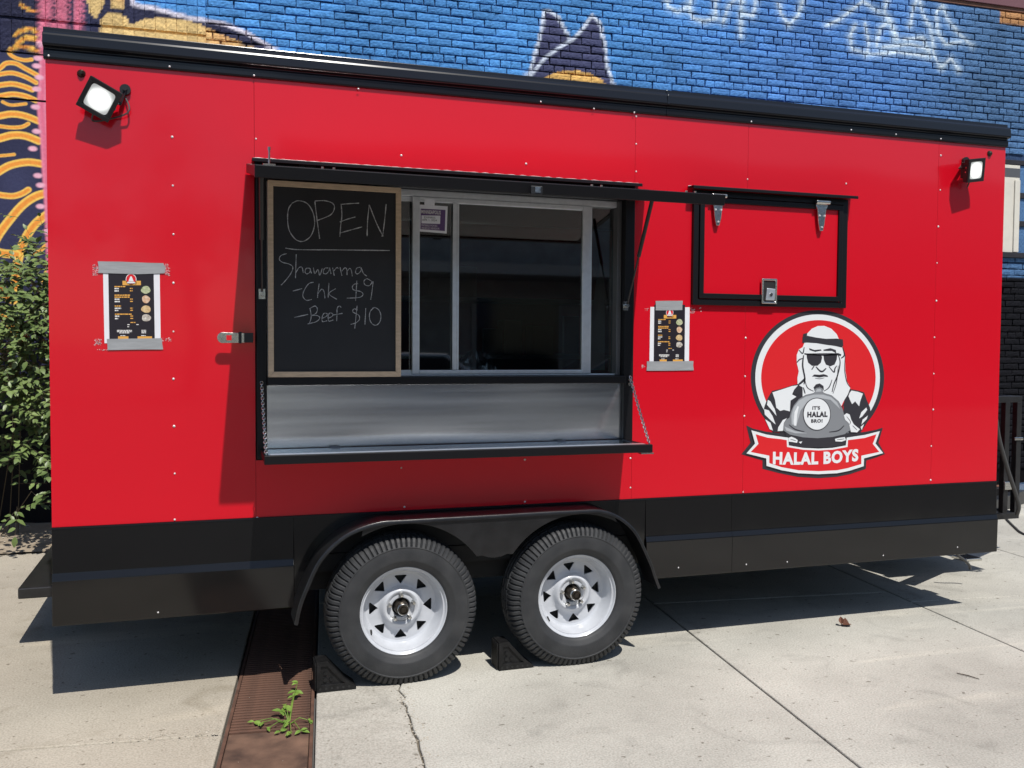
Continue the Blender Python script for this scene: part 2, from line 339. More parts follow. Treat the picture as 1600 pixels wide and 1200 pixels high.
# the slab right of the grate is broken by a jagged crack
rc = random.Random(3)
crack = []
b = -2.45
while b < 1.2:
    crack.append(gline(AC+rc.uniform(-0.018, 0.018)+0.03*math.sin(b*3.1), b)); b += rc.uniform(0.035, 0.09)
left = [(p[0]-0.0015-rc.uniform(0, 0.006), p[1]) for p in crack]; right = [(p[0]+0.0015+rc.uniform(0, 0.007)*rc.random(), p[1]) for p in crack]
MB().slab([gline(AC-0.09, -2.44), gline(AC+0.09, -2.44), gline(AC+0.09, 1.2), gline(AC-0.09, 1.2)], -0.034, -0.014).build('crack_fill', 'crack_dirt', GROUND_PAVE)
slab_obj([gline(AR+J, -2.45)]+left+[gline(AR+J, 1.2)], 'concrete_patch', -0.003)
slab_obj(right+[gline(A1-J, 1.2), gline(A1-J, -2.45)], 'concrete')
for b0, b1 in ((1.2, 3.9),): rect_slab(AR, A1, b0, b1, 'concrete')
# planting bed along the wall
mb = MB(); nx, ny = 90, 24
for j in range(ny+1):
    for i in range(nx+1):
        x = -7+10.4*i/nx; y = YB-0.02-0.119*(x-2)*0.0+1.3*j/ny
        z = 0.012+0.035*min(1, j/5)+rng.normal(0, 0.006)
        mb.v.append((x, y, z))
mb.f = [(j*(nx+1)+i, j*(nx+1)+i+1, (j+1)*(nx+1)+i+1, (j+1)*(nx+1)+i) for j in range(ny) for i in range(nx)]
o = mb.build('soil_bed', 'soil', smooth=True); tag(o, kind='structure')
# pebbles: in the bed, along the crack and at the broken corner by the grate
mb = MB()
def pebble(x, y, z, r):
    vs = []; fs = []
    for (a, b_, c_) in ((1, 0, 0), (-1, 0, 0), (0, 1, 0), (0, -1, 0), (0, 0, 1), (0, 0, -1)):
        k = r*rc.uniform(0.6, 1.15); vs.append((x+a*k, y+b_*k, z+c_*k*0.65))
    mb.add(vs, [(0, 2, 4), (2, 1, 4), (1, 3, 4), (3, 0, 4), (2, 0, 5), (1, 2, 5), (3, 1, 5), (0, 3, 5)])
for k in range(420):
    x = rc.uniform(-3.2, 0.4); y = rc.uniform(YB, YB+0.9); pebble(x, y, 0.05, rc.choice((0.006, 0.008, 0.01, 0.014)))
for k in range(260):
    p = rc.choice(crack[20:46]); pebble(p[0]+rc.gauss(0.01, 0.02), p[1]+rc.gauss(0, 0.03), 0.0005, rc.uniform(0.002, 0.006))
for k in range(220):
    t = rc.random()**2; q = gline(AL-0.02-t*0.45, -0.60+rc.gauss(0, 0.02+0.02*(1-t))); pebble(q[0], q[1], 0.001, rc.uniform(0.002, 0.007))
for k in range(130):
    q = gline(rc.uniform(-1.2, 4.5), rc.uniform(-2.2, -0.1)); pebble(q[0], q[1], 0.0005, rc.uniform(0.0012, 0.0028))
o = mb.build('gravel', 'pebble'); tag(o, 'loose pebbles and crumbs on soil and along concrete cracks', 'gravel', kind='stuff')

# ---- trench drain grate
gr = empty('drain_grate', (*gline((AL+AR)/2, -0.2), 0)); tag(gr, 'rusty brown slotted trench drain grate crossing the concrete', 'drain grate')
MB().slab([gline(AL+0.004, -2.44), gline(AR-0.004, -2.44), gline(AR-0.004, 2.6), gline(AL+0.004, 2.6)], -0.034, -0.030).build('channel', 'joint', gr)
for a0, a1 in ((AL+0.004, AL+0.018), (AR-0.018, AR-0.004)):
    MB().slab([gline(a0, -2.44), gline(a1, -2.44), gline(a1, 2.6), gline(a0, 2.6)], -0.032, -0.002).build('edge_rail', 'rust', gr, bevel=0.002)
bb = -0.60; bar_me = None
while bb < 2.55:
    for (q0, q1) in ((AL+0.02, AR-0.02),):
        bx = MB().slab([gline(q0, bb), gline(q1, bb), gline(q1, bb+0.0165), gline(q0, bb+0.0165)], -0.028, -0.003)
        c = gline((q0+q1)/2, bb)
        if bar_me is None:
            ob = bx.build('bar', 'rust', gr, loc=(c[0], c[1], 0), bevel=0.0015); bar_me = ob
        else:
            ob = bar_me.copy(); COL.objects.link(ob); ORG[ob] = Vector((c[0], c[1], 0)); ob.location = ORG[ob]-ORG[gr]
    bb += 0.0285
MB().slab([gline(AL+0.02, -1.9), gline(AR-0.02, -1.9), gline(AR-0.02, -0.612), gline(AL+0.02, -0.612)], -0.03, -0.006).build('cover_plate', 'rust_plate', gr, bevel=0.004)

# ---- the mural wall
WA = R(1.7); WO = np.array([2.0, 4.2, 0.0]); WN = np.array([-math.sin(WA), -math.cos(WA), 0]); WU = np.array([math.cos(WA), -math.sin(WA), 0])
def WP(px, py):                                     # point of the wall face in wall coordinates (metres along, metres up)
    p = on_plane(px, py, WO, WN); return np.array([(p-WO) @ WU, p[2]])
bld = empty('brick_building', tuple(WO), -WA); tag(bld, 'brick building with blue mural behind the red trailer', 'building')
def wl(px, py): return tuple(WP(px, py))
def srgb(r, g, b): return np.array([((c/255)/12.92 if c/255 <= 0.04045 else ((c/255+0.055)/1.055)**2.4) for c in (r, g, b)])
NAVY = srgb(50, 52, 78); TAN = srgb(240, 205, 140); ORANGE = srgb(236, 150, 66); YEL = srgb(246, 200, 96); PINK = srgb(226, 130, 155); PALE = srgb(232, 226, 240)
def poly_mask(P, poly, soft=None):
    x, y = P[:, 0], P[:, 1]; ins = np.zeros(len(P), bool); n = len(poly)
    for i in range(n):
        x0, y0 = poly[i]; x1, y1 = poly[(i+1) % n]
        c = ((y0 > y) != (y1 > y)); 
        with np.errstate(divide='ignore', invalid='ignore'):
            ins ^= c & (x < (x1-x0)*(y-y0)/(y1-y0)+x0)
    return ins.astype(float)
def line_dist(P, pts):
    d = np.full(len(P), 9.0)
    pts = [np.array(q) for q in pts]
    lo = np.min(pts, 0)-0.3; hi = np.max(pts, 0)+0.3
    idx = np.where((P[:, 0] > lo[0]) & (P[:, 0] < hi[0]) & (P[:, 1] > lo[1]) & (P[:, 1] < hi[1]))[0]
    if not len(idx): return d
    Q = P[idx]; dd = np.full(len(Q), 9.0)
    for a, b in zip(pts[:-1], pts[1:]):
        ab = b-a; L2 = ab @ ab
        if L2 < 1e-12: continue
        t = np.clip(((Q-a) @ ab)/L2, 0, 1); dd = np.minimum(dd, np.hypot(Q[:, 0]-a[0]-t*ab[0], Q[:, 1]-a[1]-t*ab[1]))
    d[idx] = dd; return d
PXM = 1/172.0                                       # metres on the wall per photograph pixel, about
def vnoise(P, s, seed):                             # smooth value noise for paint variation
    q = P*s; i = np.floor(q).astype(int); f = q-i; f = f*f*(3-2*f)
    def h(a, b): return ((np.sin(a*127.1+b*311.7+seed*17.3)*43758.5453) % 1.0)
    a = h(i[:, 0], i[:, 1]); b = h(i[:, 0]+1, i[:, 1]); c = h(i[:, 0], i[:, 1]+1); d = h(i[:, 0]+1, i[:, 1]+1)
    return (a*(1-f[:, 0])+b*f[:, 0])*(1-f[:, 1])+(c*(1-f[:, 0])+d*f[:, 0])*f[:, 1]
def W_(l): return [wl(*p) for p in l]
edge = [(204, -400), (206, -60), (209, 8), (240, 14), (300, 30), (350, 38), (385, 52), (425, 75), (440, 95), (455, 160)]
MUR = dict(  # mural outlines traced in image pixels, mapped through the camera onto the wall plane
 navy=W_([(-900, -400)]+edge+[(455, 1200), (-900, 1200)]),
 whiteline=W_([(208, 0), (209, 8), (240, 14), (300, 30), (350, 38), (385, 52), (425, 76), (440, 100)]),
 tans=[W_([(205, 40), (222, 32), (245, 29), (290, 32), (320, 42), (345, 55), (375, 66), (392, 78), (380, 110), (160, 110), (157, 60), (200, 60)]),
       W_([(156, 60), (158, 30), (170, 20), (188, 21), (200, 32), (206, 42), (200, 62)]),
       W_([(140, -30), (160, -30), (163, 8), (150, 32), (141, 20), (137, 4)]), W_([(174, -30), (193, -30), (193, 17), (182, 13), (174, 14)])],
 ears=[W_([(828, 118), (836, 80), (846, 45), (849, 18), (856, 16), (872, 28), (882, 50), (890, 62), (870, 75), (850, 95)]),
       W_([(826, 121), (850, 93), (872, 76), (898, 58), (914, 34), (924, 24), (936, 36), (943, 70), (948, 108), (958, 140), (830, 150)])],
 earlines=[W_([(825, 121), (835, 85), (846, 45), (849, 18), (857, 18), (872, 28), (882, 48), (890, 62)]),
           W_([(828, 119), (850, 92), (870, 77), (896, 61), (910, 45), (924, 25)]), W_([(924, 25), (936, 36), (944, 70), (948, 106), (960, 140)])],
 belly=W_([(843, 126), (855, 118), (875, 112), (900, 111), (922, 116), (938, 125), (950, 140), (850, 150)]),
 tag=[W_(l) for l in ([(1037, -10), (1043, 12), (1058, 20), (1072, 12)], [(1080, -5), (1075, 15), (1082, 30), (1100, 34), (1116, 30)], [(1117, -5), (1116, 26)],
      [(1128, 36), (1137, 10), (1150, -4), (1160, 4)], [(1157, -5), (1156, 58)], [(1160, 22), (1175, 26), (1180, 2)], [(1214, -5), (1218, 22), (1231, 40), (1245, 25), (1253, 2)],
      [(1290, 41), (1312, 30), (1346, 3), (1372, 20)], [(1334, 40), (1326, 58), (1330, 78), (1362, 86), (1400, 82), (1445, 88)], [(1350, 38), (1356, 70), (1352, 87)],
      [(1368, 72), (1373, 46), (1390, 32), (1397, 62)], [(1386, -5), (1380, 20), (1402, 62)], [(1420, 42), (1426, 12), (1432, -3), (1441, 25), (1452, 44), (1458, 88), (1468, 106)],
      [(1471, 10), (1481, 35), (1495, 52), (1516, 72)], [(1471, 10), (1461, 20), (1463, 52), (1476, 70), (1500, 66)], [(1468, 106), (1484, 92), (1496, 111)], [(1412, 62), (1440, 60), (1452, 90)], [(1378, 74), (1420, 70), (1450, 78)])],
 ribs=[(smooth_path(W_(([(l[0][0]-120, l[0][1]+45)] if l[0][0] < 0 else [])+list(l)), 5), wd) for l, wd in (
      ([(-40, 40), (-10, 60)], 5), ([(25, 56), (35, 49), (50, 47), (63, 54)], 5), ([(28, 69), (40, 61), (55, 62), (65, 68)], 6),
      ([(66, 83), (45, 76), (25, 75), (15, 82), (22, 90), (38, 95), (50, 94)], 5), ([(-30, 125), (0, 108), (10, 100), (25, 100), (40, 108), (60, 119)], 6),
      ([(-30, 122), (0, 117), (20, 115), (40, 121), (57, 130)], 6), ([(-40, 140), (0, 134), (20, 132), (38, 136), (51, 141)], 7), ([(-40, 155), (0, 151), (20, 148), (40, 151), (57, 158)], 7),
      ([(5, 160), (18, 165), (41, 163)], 4), ([(-40, 190), (0, 182), (20, 179), (40, 182), (61, 190)], 9), ([(-40, 194), (0, 198), (18, 200), (35, 199), (45, 194)], 5),
      ([(-40, 226), (0, 217), (20, 212), (40, 213), (61, 221)], 10), ([(-20, 243), (0, 244), (23, 242)], 4), ([(-50, 300), (0, 268), (20, 258), (45, 254), (67, 257)], 10),
      ([(-40, 300), (0, 305), (20, 307), (35, 303), (45, 297)], 8), ([(-40, 420), (0, 365), (15, 345), (35, 322), (55, 308), (74, 302)], 11),
      ([(24, 450), (27, 420), (32, 395), (42, 370), (58, 348), (80, 332)], 11), ([(-40, 385), (0, 395), (15, 397), (27, 398)], 11), ([(50, 397), (62, 393), (72, 384)], 5),
      ([(70, 440), (80, 415), (95, 400)], 8), ([(-10, 450), (6, 462), (22, 470)], 10), ([(33, 8), (45, 16), (62, 20)], 4), ([(-20, 480), (10, 500), (30, 530)], 9))],
 spine=[(smooth_path(W_(l), 4), wd) for l, wd in (([(70, -60), (72, 0), (70, 60), (69, 120), (66, 170), (71, 220), (73, 260), (77, 320), (80, 400), (82, 480)], 12), ([(97, -60), (97, 0), (97, 60)], 12), ([(122, -60), (122, 0), (120, 60)], 9))],
 knobs=[wl(*p) for p in ((60, 92), (58, 104), (62, 122), (56, 168), (58, 206), (52, 233), (60, 275), (64, 290), (64, 323), (74, 362), (58, 140), (64, 70))],
)
for yy in range(-60, 60, 9):
    MUR['spine'].append((W_([(84, yy+8), (76, yy)]), 3)); MUR['spine'].append((W_([(88, yy+8), (97, yy)]), 3)); MUR['spine'].append((W_([(110, yy+8), (100, yy)]), 3)); MUR['spine'].append((W_([(132, yy+7), (123, yy)]), 3)); MUR['spine'].append((W_([(60, yy+7), (70, yy)]), 3))
Z_DARK = float(WP(1575, 432)[1])
def mural(P):
    n = len(P); u = P[:, 0]; z = P[:, 1]
    a = srgb(82, 146, 210); b2 = srgb(90, 141, 210); c2 = srgb(82, 118, 160)
    t = np.clip((u-2.2)/2.2, 0, 1)[:, None]; t2 = np.clip((u-5.0+1.2*(vnoise(P, 0.8, 3)-0.5))/1.6, 0, 1)[:, None]
    c = a*(1-t)+b2*t; c = c*(1-t2)+c2*t2
    c = c*(0.70+0.42*vnoise(P, 1.4, 1)+0.24*vnoise(P, 7, 2))[:, None]
    def put(mask, col): 
        nonlocal c; mk = np.clip(mask, 0, 1)[:, None]; c = c*(1-mk)+np.asarray(col)*mk
    def stroke(d, wpx, s=1.2): return 1-np.clip((d-(wpx/2-s/2)*PXM)/(s*PXM), 0, 1)
    put(poly_mask(P, MUR['navy']), NAVY); nv = poly_mask(P, MUR['navy'])
    c = c*(1-nv[:, None]*(0.25-0.7*vnoise(P, 3.5, 9))[:, None])
    for q in MUR['tans']:
        put(poly_mask(P, q), TAN); put(poly_mask(P, q)*0.7*np.clip(vnoise(P, 4.0, 5)*2-0.8, 0, 1), srgb(240, 170, 110))
    put(stroke(line_dist(P, MUR['whiteline']), 6, 2), PALE)
    for q in MUR['ears']: put(poly_mask(P, q), srgb(74, 78, 112))
    put(poly_mask(P, MUR['belly']), srgb(238, 190, 112))
    for q in MUR['earlines']: put(stroke(line_dist(P, q), 5.5, 2), srgb(214, 224, 240))
    for q in MUR['tag']:
        d = line_dist(P, q); put(0.45*stroke(d, 15, 12)*(0.5+vnoise(P, 9, 4)), srgb(190, 215, 235)); put(0.9*stroke(d, 5.0, 3)*np.clip(0.55+0.8*vnoise(P, 14, 6), 0, 1), srgb(218, 234, 246))
    for q, wd in MUR['ribs']:
        d = line_dist(P, q); put(stroke(d, wd*1.05, 1.2), YEL); put(stroke(d, wd*0.55, 2), ORANGE)
    for q, wd in MUR['spine']:
        d = line_dist(P, q); put(stroke(d, wd, 3), PINK); put(0.5*stroke(d, wd*0.4, 3), srgb(214, 92, 122))
    for q in MUR['knobs']:
        d = np.hypot((P[:, 0]-q[0])/1.6, P[:, 1]-q[1]); put(stroke(d, 7, 2), srgb(236, 176, 196))
    # dark base coat, bare bricks under the fascia
    put(np.clip((Z_DARK-z)/0.02, 0, 1)*(u > 1.5), (0.006, 0.006, 0.009)); put(np.clip((1.05-z)/0.15, 0, 1)*(u <= 1.5), (0.008, 0.008, 0.011))
    ub = WP(1560, 30); bare = (u > ub[0])*np.clip((z-(ub[1]-0.06))/0.02, 0, 1)*(vnoise(P, 3, 11) > 0.45)
    put(bare, srgb(190, 140, 95))
    return np.clip(c, 0.004, 0.9)

MOD, CRS = 0.213, 0.0708; MJ = 0.012
pz = WP(640, 93)[1]                                 # bottom of a header course
Z0 = pz-CRS*7*8
u_split = float(WP(322, 20)[0]); ZTOP = float(WP(1600, 19)[1])
U0, U1 = -8.5, 12.5
bricks = []
row = 0; z = Z0
while z < -0.1: z += CRS; row += 1
wr = random.Random(11)
win_u0, win_z0 = float(WP(1566, 300)[0]), float(WP(1580, 399)[1]); win_z1 = float(WP(1580, 251)[1])
while z+CRS < ZTOP-0.015:
    header = (row % 7 == 0); L = MOD/2 if header else MOD
    off = (MOD/4 if header else (0.0 if row % 2 else MOD/2))+wr.uniform(-0.012, 0.012)
    u = U0+off
    while u < U1:
        u1 = u+L
        a, b_ = u+MJ/2-0.001+wr.uniform(-0.0045, 0.0045), u1-MJ/2+0.001+wr.uniform(-0.0045, 0.0045)
        if not (b_ < u_split) and not (b_ > win_u0 and a < win_u0+1.3 and z+CRS > win_z0 and z < win_z1):
            bricks.append((max(a, u_split), b_, z+MJ/2+0.002+wr.uniform(-0.0025, 0.0025), z+CRS-MJ/2+wr.uniform(-0.0025, 0.0025), wr.gauss(0.0, 0.0026), wr.gauss(0, 0.0016)))
        u = u1
    z += CRS; row += 1
# soldier courses left of the split, in three lifts with a shadow gap between them
zs = float(WP(150, 41)[1]); SW = 0.084
for (za, zb) in ((zs-0.27, zs-0.012), (zs+0.012, zs+0.24), (zs+0.25, zs+0.48), (zs+0.49, zs+0.72), (zs+0.73, zs+0.96)):
    u = U0
    while u < u_split-0.02:
        bricks.append((u+0.0015, min(u+SW-0.0015, u_split-0.004), za, zb, wr.gauss(0.002, 0.0012), wr.gauss(0, 0.0006))); u += SW
def brick_geo(br, nx, ny, D=0.020):
    a, b_, z0, z1, pr, tl = br
    us = np.linspace(a, b_, nx+1); zsn = np.linspace(z0, z1, ny+1)
    UU, ZZ = np.meshgrid(us, zsn); y = -(D+pr+tl*(UU-(a+b_)/2)/(b_-a)*2)
    bev = 0.0035                                     # worn arrises: the outer ring of vertices sits back
    edge_ = (UU == us[0]) | (UU == us[-1]) | (ZZ == zsn[0]) | (ZZ == zsn[-1])
    y = y+np.where(edge_, bev, 0)
    y = y+rng.normal(0, 0.0009, y.shape)
    jit = np.where(edge_, 1.0, 0.0); UU = UU+rng.normal(0, 0.0011, y.shape)*jit; ZZ = ZZ+rng.normal(0, 0.0012, y.shape)*jit
    front = np.stack([UU.ravel(), y.ravel(), ZZ.ravel()], -1)
    ring = [i for i in range(nx+1)]+[(j)*(nx+1)+nx for j in range(1, ny+1)]+[ny*(nx+1)+i for i in range(nx-1, -1, -1)]+[j*(nx+1) for j in range(ny-1, 0, -1)]
    corners = [0, nx, ny*(nx+1)+nx, ny*(nx+1)]
    back = np.array([[front[i][0], 0.004, front[i][2]] for i in ring]); nb = len(front)
    vs = np.vstack([front, back]); m = len(ring)
    fs = [(j*(nx+1)+i, j*(nx+1)+i+1, (j+1)*(nx+1)+i+1, (j+1)*(nx+1)+i) for j in range(ny) for i in range(nx)]
    fs += [(ring[i], nb+i, nb+(i+1) % m, ring[(i+1) % m]) for i in range(m)]
    return vs, fs
def painted(name, vs, fs, parent, loc=None, tint=None):
    me = bpy.data.meshes.new(name); vs = np.asarray(vs)
    l = np.array(loc) if loc is not None else np.zeros(3)
    me.from_pydata((vs-l).tolist(), [], fs)
    ca = me.color_attributes.new('paint', 'FLOAT_COLOR', 'POINT')
    c = mural(vs[:, [0, 2]])
    if tint is not None: c = c*np.array(tint)
    ca.data.foreach_set('color', np.hstack([c, np.ones((len(c), 1))]).astype(np.float32).ravel())
    me.materials.append(M['mural_smooth' if name == 'render_panel' else 'mural']); o = bpy.data.objects.new(name, me); COL.objects.link(o); o.parent = parent; o.location = l; return o
def visible_px(br):
    p = WO+WU*((br[0]+br[1])/2)+np.array([0, 0, (br[2]+br[3])/2]); d = p-CAM; q = d @ fw
    x = 800+FPX*(d @ rt)/q; y = 600-FPX*(d @ up)/q
    if not (0 < x < 1600 and 0 < y < 1200): return 0
    ytop = 42+(x-72)*0.1015
    if 76 < x < 1572 and y > ytop-2: return 0
    if x < 76 and y > 75: return 0
    return (br[1]-br[0])/q
vis = sorted([(visible_px(b_), i) for i, b_ in enumerate(bricks)], reverse=True)
near = set(i for s, i in vis[:300] if s > 0)
vs_all = []; fs_all = []; nb = 0; tint_all = []
parts_v = []; parts_i = []
for i, br in enumerate(bricks):
    tall = br[3]-br[2] > 0.15
    if i in near:
        parts_i.append(brick_geo(br, *((5, 12) if tall else (8, 4))))
    else:
        v = visible_px(br) > 0
        vs_, fs_ = brick_geo(br, *(((5, 12) if tall else (7, 4)) if v else (3, 2))); vs_all.append(vs_); tint_all.append(np.full((len(vs_), 1), wr.uniform(0.80, 1.10))); fs_all += [tuple(k+nb for k in f) for f in fs_]; nb += len(vs_)
o = painted('brickwork', np.vstack(vs_all), fs_all, bld, tint=np.vstack(tint_all)); o['kind'] = 'stuff'
for vs_, fs_ in parts_i:
    painted('brick', vs_, fs_, bld, loc=tuple(vs_.mean(0)), tint=wr.uniform(0.80, 1.10))
# mortar bed behind the bricks (painted too) and the smooth rendered stretch on the left
def sheet(u0, u1, z0, z1, y, step):
    nu = max(1, int((u1-u0)/step)); nz = max(1, int((z1-z0)/step)); us = np.linspace(u0, u1, nu+1); zz = np.linspace(z0, z1, nz+1)
    UU, ZZ = np.meshgrid(us, zz); vs = np.stack([UU.ravel(), np.full(UU.size, y), ZZ.ravel()], -1)
    return vs, [(j*(nu+1)+i, j*(nu+1)+i+1, (j+1)*(nu+1)+i+1, (j+1)*(nu+1)+i) for j in range(nz) for i in range(nu)]
v_, f_ = sheet(u_split, U1, -0.1, ZTOP, 0.0, 0.03); painted('mortar_bed', v_, f_, bld, tint=(0.38, 0.33, 0.36))
v_, f_ = sheet(U0, u_split, zs-0.285, zs+1.2, 0.0, 0.03); painted('mortar_bed', v_, f_, bld)
zm = float(WP(40, 157)[1])
v_, f_ = sheet(U0, -3.75, -0.1, zs-0.285, -0.018, 0.05); painted('render_panel', v_, f_, bld)
for (ua, ub_, st_) in ((-3.75, -3.2, 0.02), (-3.2, -2.35, 0.006), (-2.35, u_split, 0.03)):
    v_, f_ = sheet(ua, ub_, zm+0.008, zs-0.285, -0.018, st_); painted('render_panel', v_, f_, bld)
    v_, f_ = sheet(ua, ub_, 1.0, zm-0.008, -0.018, st_); painted('render_panel', v_, f_, bld)
v_, f_ = sheet(-3.75, u_split, -0.1, 1.0, -0.018, 0.05); painted('render_panel', v_, f_, bld)
def wbox(name, u0, u1, y0, y1, z0, z1, m, parent=None, bevel=0.003):
    par = parent or bld; mb = MB().box(u0, u1, y0, y1, z0, z1); c = ((u0+u1)/2, (y0+y1)/2, z0)
    me = mb.mesh(name, c); me.materials.append(M[m]); o = bpy.data.objects.new(name, me); COL.objects.link(o); o.parent = par
    o.location = c if par is bld else Vector(c)-Vector(par.location)
    if bevel: md = o.modifiers.new('bevel', 'BEVEL'); md.width = bevel; md.segments = 2
    return o
wbox('wall_core', U0, U1, 0.012, 3.0, -0.1, ZTOP+0.1, 'dark_paint', bevel=0)
wbox('fascia', U0, U1, -0.035, 0.4, ZTOP+0.028, ZTOP+0.75, 'maroon'); wbox('drip_batten', U0, U1, -0.016, 0.01, ZTOP-0.012, ZTOP+0.027, 'brown_brick')
wu1 = float(WP(1589, 320)[0])
wf = wbox('window', win_u0-0.10, wu1, -0.03, 0.01, win_z0+0.03, win_z1-0.055, 'white_paint')
wbox('head_flashing', win_u0-0.10, wu1+0.001, -0.032, -0.0305, win_z1-0.19, win_z1-0.09, 'alu_dark', wf)
wbox('stile', (win_u0+wu1)/2+0.03, wu1-0.004, -0.045, -0.031, win_z0+0.034, win_z1-0.22, 'white_paint', wf)
wbox('lintel', win_u0-0.16, win_u0+1.36, -0.02, 0.01, win_z1-0.045, win_z1+0.005, 'dark_paint'); wbox('sill', win_u0-0.16, win_u0+1.36, -0.06, 0.01, win_z0-0.03, win_z0+0.026, 'dark_paint')
v_, f_ = sheet(wu1+0.012, win_u0+1.3, win_z0+0.03, win_z1-0.05, -0.002, 0.05); painted('boarded_pane', v_, f_, bld)
for zz in (float(WP(1595, 306)[1]), float(WP(1595, 350)[1])): wbox('glazing_bar', wu1+0.006, win_u0+1.3, -0.022, 0.008, zz-0.03, zz+0.03, 'dark_paint')
wbox('plinth', 6.4, U1, -0.06, 0.01, 0.0, float(WP(1592, 770)[1]), 'brown_brick')

# ---- across the street, behind the camera: what the windows and glossy panels mirror
def street_building(x0, x1, y, h, label, bays):
    e = empty('street_building', ((x0+x1)/2, y, 0)); tag(e, label, 'building')
    MB().box(x0, x1, y-9, y, -0.03, h).build('wall', 'far_wall', e)
    MB().box(x0-0.2, x1+0.2, y-9.2, y+0.15, h+0.003, h+0.35).build('parapet', 'far_trim', e)
    wdt = (x1-x0)/bays
    for k in range(bays):
        a = x0+wdt*k+wdt*0.18; b = a+wdt*0.64
        wn = MB().box(a, b, y-0.05, y+0.06, 0.7, 2.9).build('window', 'far_trim', e, loc=(a, y, 0.7))
        MB().box(a+0.12, b-0.12, y+0.061, y+0.075, 0.82, 2.78).build('pane', 'far_glass', wn)
    MB().box(x0+1, x1-1, y+0.1, y+2.2, 3.25, 3.5).build('canopy', 'far_trim', e)
    for k in range(bays//2+1):
        a = x0+1.2+(x1-x0-2.6)*k/max(1, bays//2); MB().box(a, a+0.2, y+1.9, y+2.1, -0.03, 3.25).build('canopy_post', 'far_trim', e)
street_building(2.5, 34, -19.0, 6.3, 'long low brick building with canopy across the street', 8)
street_building(-26, -9, -34.0, 4.6, 'small distant brick building left of the street trees', 5)
def tree(name, x, y, h, r, label, n, seed):
    rr = random.Random(seed); e = empty(name, (x, y, 0)); tag(e, label, 'tree', 'street trees behind the viewer')
    t = MB().tube([(x, y, -0.03), (x+0.08, y, h*0.25), (x-0.05, y+0.1, h*0.55), (x, y, h*0.85)], [0.24, 0.18, 0.12, 0.04], 10)
    for k in range(7):
        a = rr.uniform(0, 6.28); zz = h*rr.uniform(0.35, 0.6); t.tube([(x, y, zz), (x+math.cos(a)*r*0.4, y+math.sin(a)*r*0.4, zz+h*0.14), (x+math.cos(a)*r*0.75, y+math.sin(a)*r*0.75, zz+h*0.22)], [0.09, 0.05, 0.02], 6)
    t.build('trunk', 'bark', e, smooth=True)
    cl = [(rr.gauss(0, r*0.45), rr.gauss(0, r*0.45), h*0.68+rr.gauss(0, h*0.13), rr.uniform(0.25, 0.45)*r) for _ in range(22)]
    m = MB()
    for k in range(n):
        c = rr.choice(cl); d = Vector((rr.gauss(0, 1), rr.gauss(0, 1), rr.gauss(0, 1))).normalized()*c[3]*rr.uniform(0.5, 1.05)
        p = Vector((x+c[0], y+c[1], c[2]))+d; s = rr.uniform(0.09, 0.17); a = Vector((rr.gauss(0, 1), rr.gauss(0, 1), rr.gauss(0, .6))).normalized(); b = a.cross(Vector((rr.gauss(0, 1), rr.gauss(0, 1), rr.gauss(0, 1)))).normalized()
        m.add([p-a*s, p+b*s*0.5, p+a*s, p-b*s*0.5], [(0, 1, 2, 3)])
    m.build('crown', 'tree_leaf', e)
def parked_car(x, y, m, label):
    e = empty('parked_car', (x, y, -0.03)); tag(e, label, 'car', 'cars parked across the street')
    body = [(-2.2, 0.30), (-1.75, 0.30), (-1.65, 0.55), (-1.35, 0.66), (-1.05, 0.55), (-0.95, 0.30), (0.95, 0.30), (1.05, 0.55), (1.35, 0.66), (1.65, 0.55), (1.75, 0.30), (2.2, 0.32), (2.25, 0.65), (2.1, 0.84), (1.2, 0.95), (0.55, 1.38), (-0.85, 1.40), (-1.55, 1.0), (-2.15, 0.92), (-2.28, 0.6)]
    MB().prism([(x+p[0], p[1]) for p in body], y-0.85, y+0.85).build('body', m, e, bevel=0.06, seg=3)
    MB().prism([(x+p[0], p[1]) for p in [(-1.25, 0.98), (0.98, 0.98), (0.48, 1.32), (-0.8, 1.33)]], y+0.851, y+0.86).build('side_window', 'far_glass', e)
    for wx in (-1.35, 1.35):
        for wy in (-0.8, 0.66): MB().lathe_y([(0.0, 0.0), (0.2, 0.0), (0.31, 0.02), (0.32, 0.2), (0.2, 0.22), (0.0, 0.22)], 20, c=(x+wx, y+wy, 0.29)).build('wheel', 'rubber', e)
    for sx in (-1, 1): MB().box(x+sx*2.2-0.06, x+sx*2.2+0.06, y+0.55, y+0.80, 0.62, 0.75).build('lamp', 'white_rim', e)
M['car_silver'] = mat('silver_car_paint', (0.40, 0.41, 0.42), 0.25, metal=0.5, coat=0.6); M['car_dark'] = mat('dark_car_paint', (0.02, 0.025, 0.035), 0.2, coat=0.8)
parked_car(4.6, -14.5, 'car_silver', 'silver car parked across the street nearest the trees'); parked_car(9.8, -14.6, 'car_dark', 'dark blue car parked in front of the canopy')
tree('street_tree', -5.5, -24, 7.0, 2.6, 'leafy street tree on the near end of the row', 2600, 1)
tree('street_tree', 0.0, -27, 8.0, 2.8, 'tallest leafy street tree beside the long building', 2600, 2)
tree('street_tree', 36.5, -16, 8.0, 2.8, 'leafy street tree at the far end of the building', 2000, 3)

# ================================================================== THE FOOD TRAILER
LEN, ZB, ZS, ZT0, ZT1 = 5.0, 0.357, 0.769, 2.706, 2.830      # length, skirt bottom, red/black seam, trim bottom, top
WID = 2.3
tr = empty('food_trailer', (2.5, 1.1, 0)); tag(tr, 'red and black food trailer with open serving hatch and tandem wheels', 'food trailer')
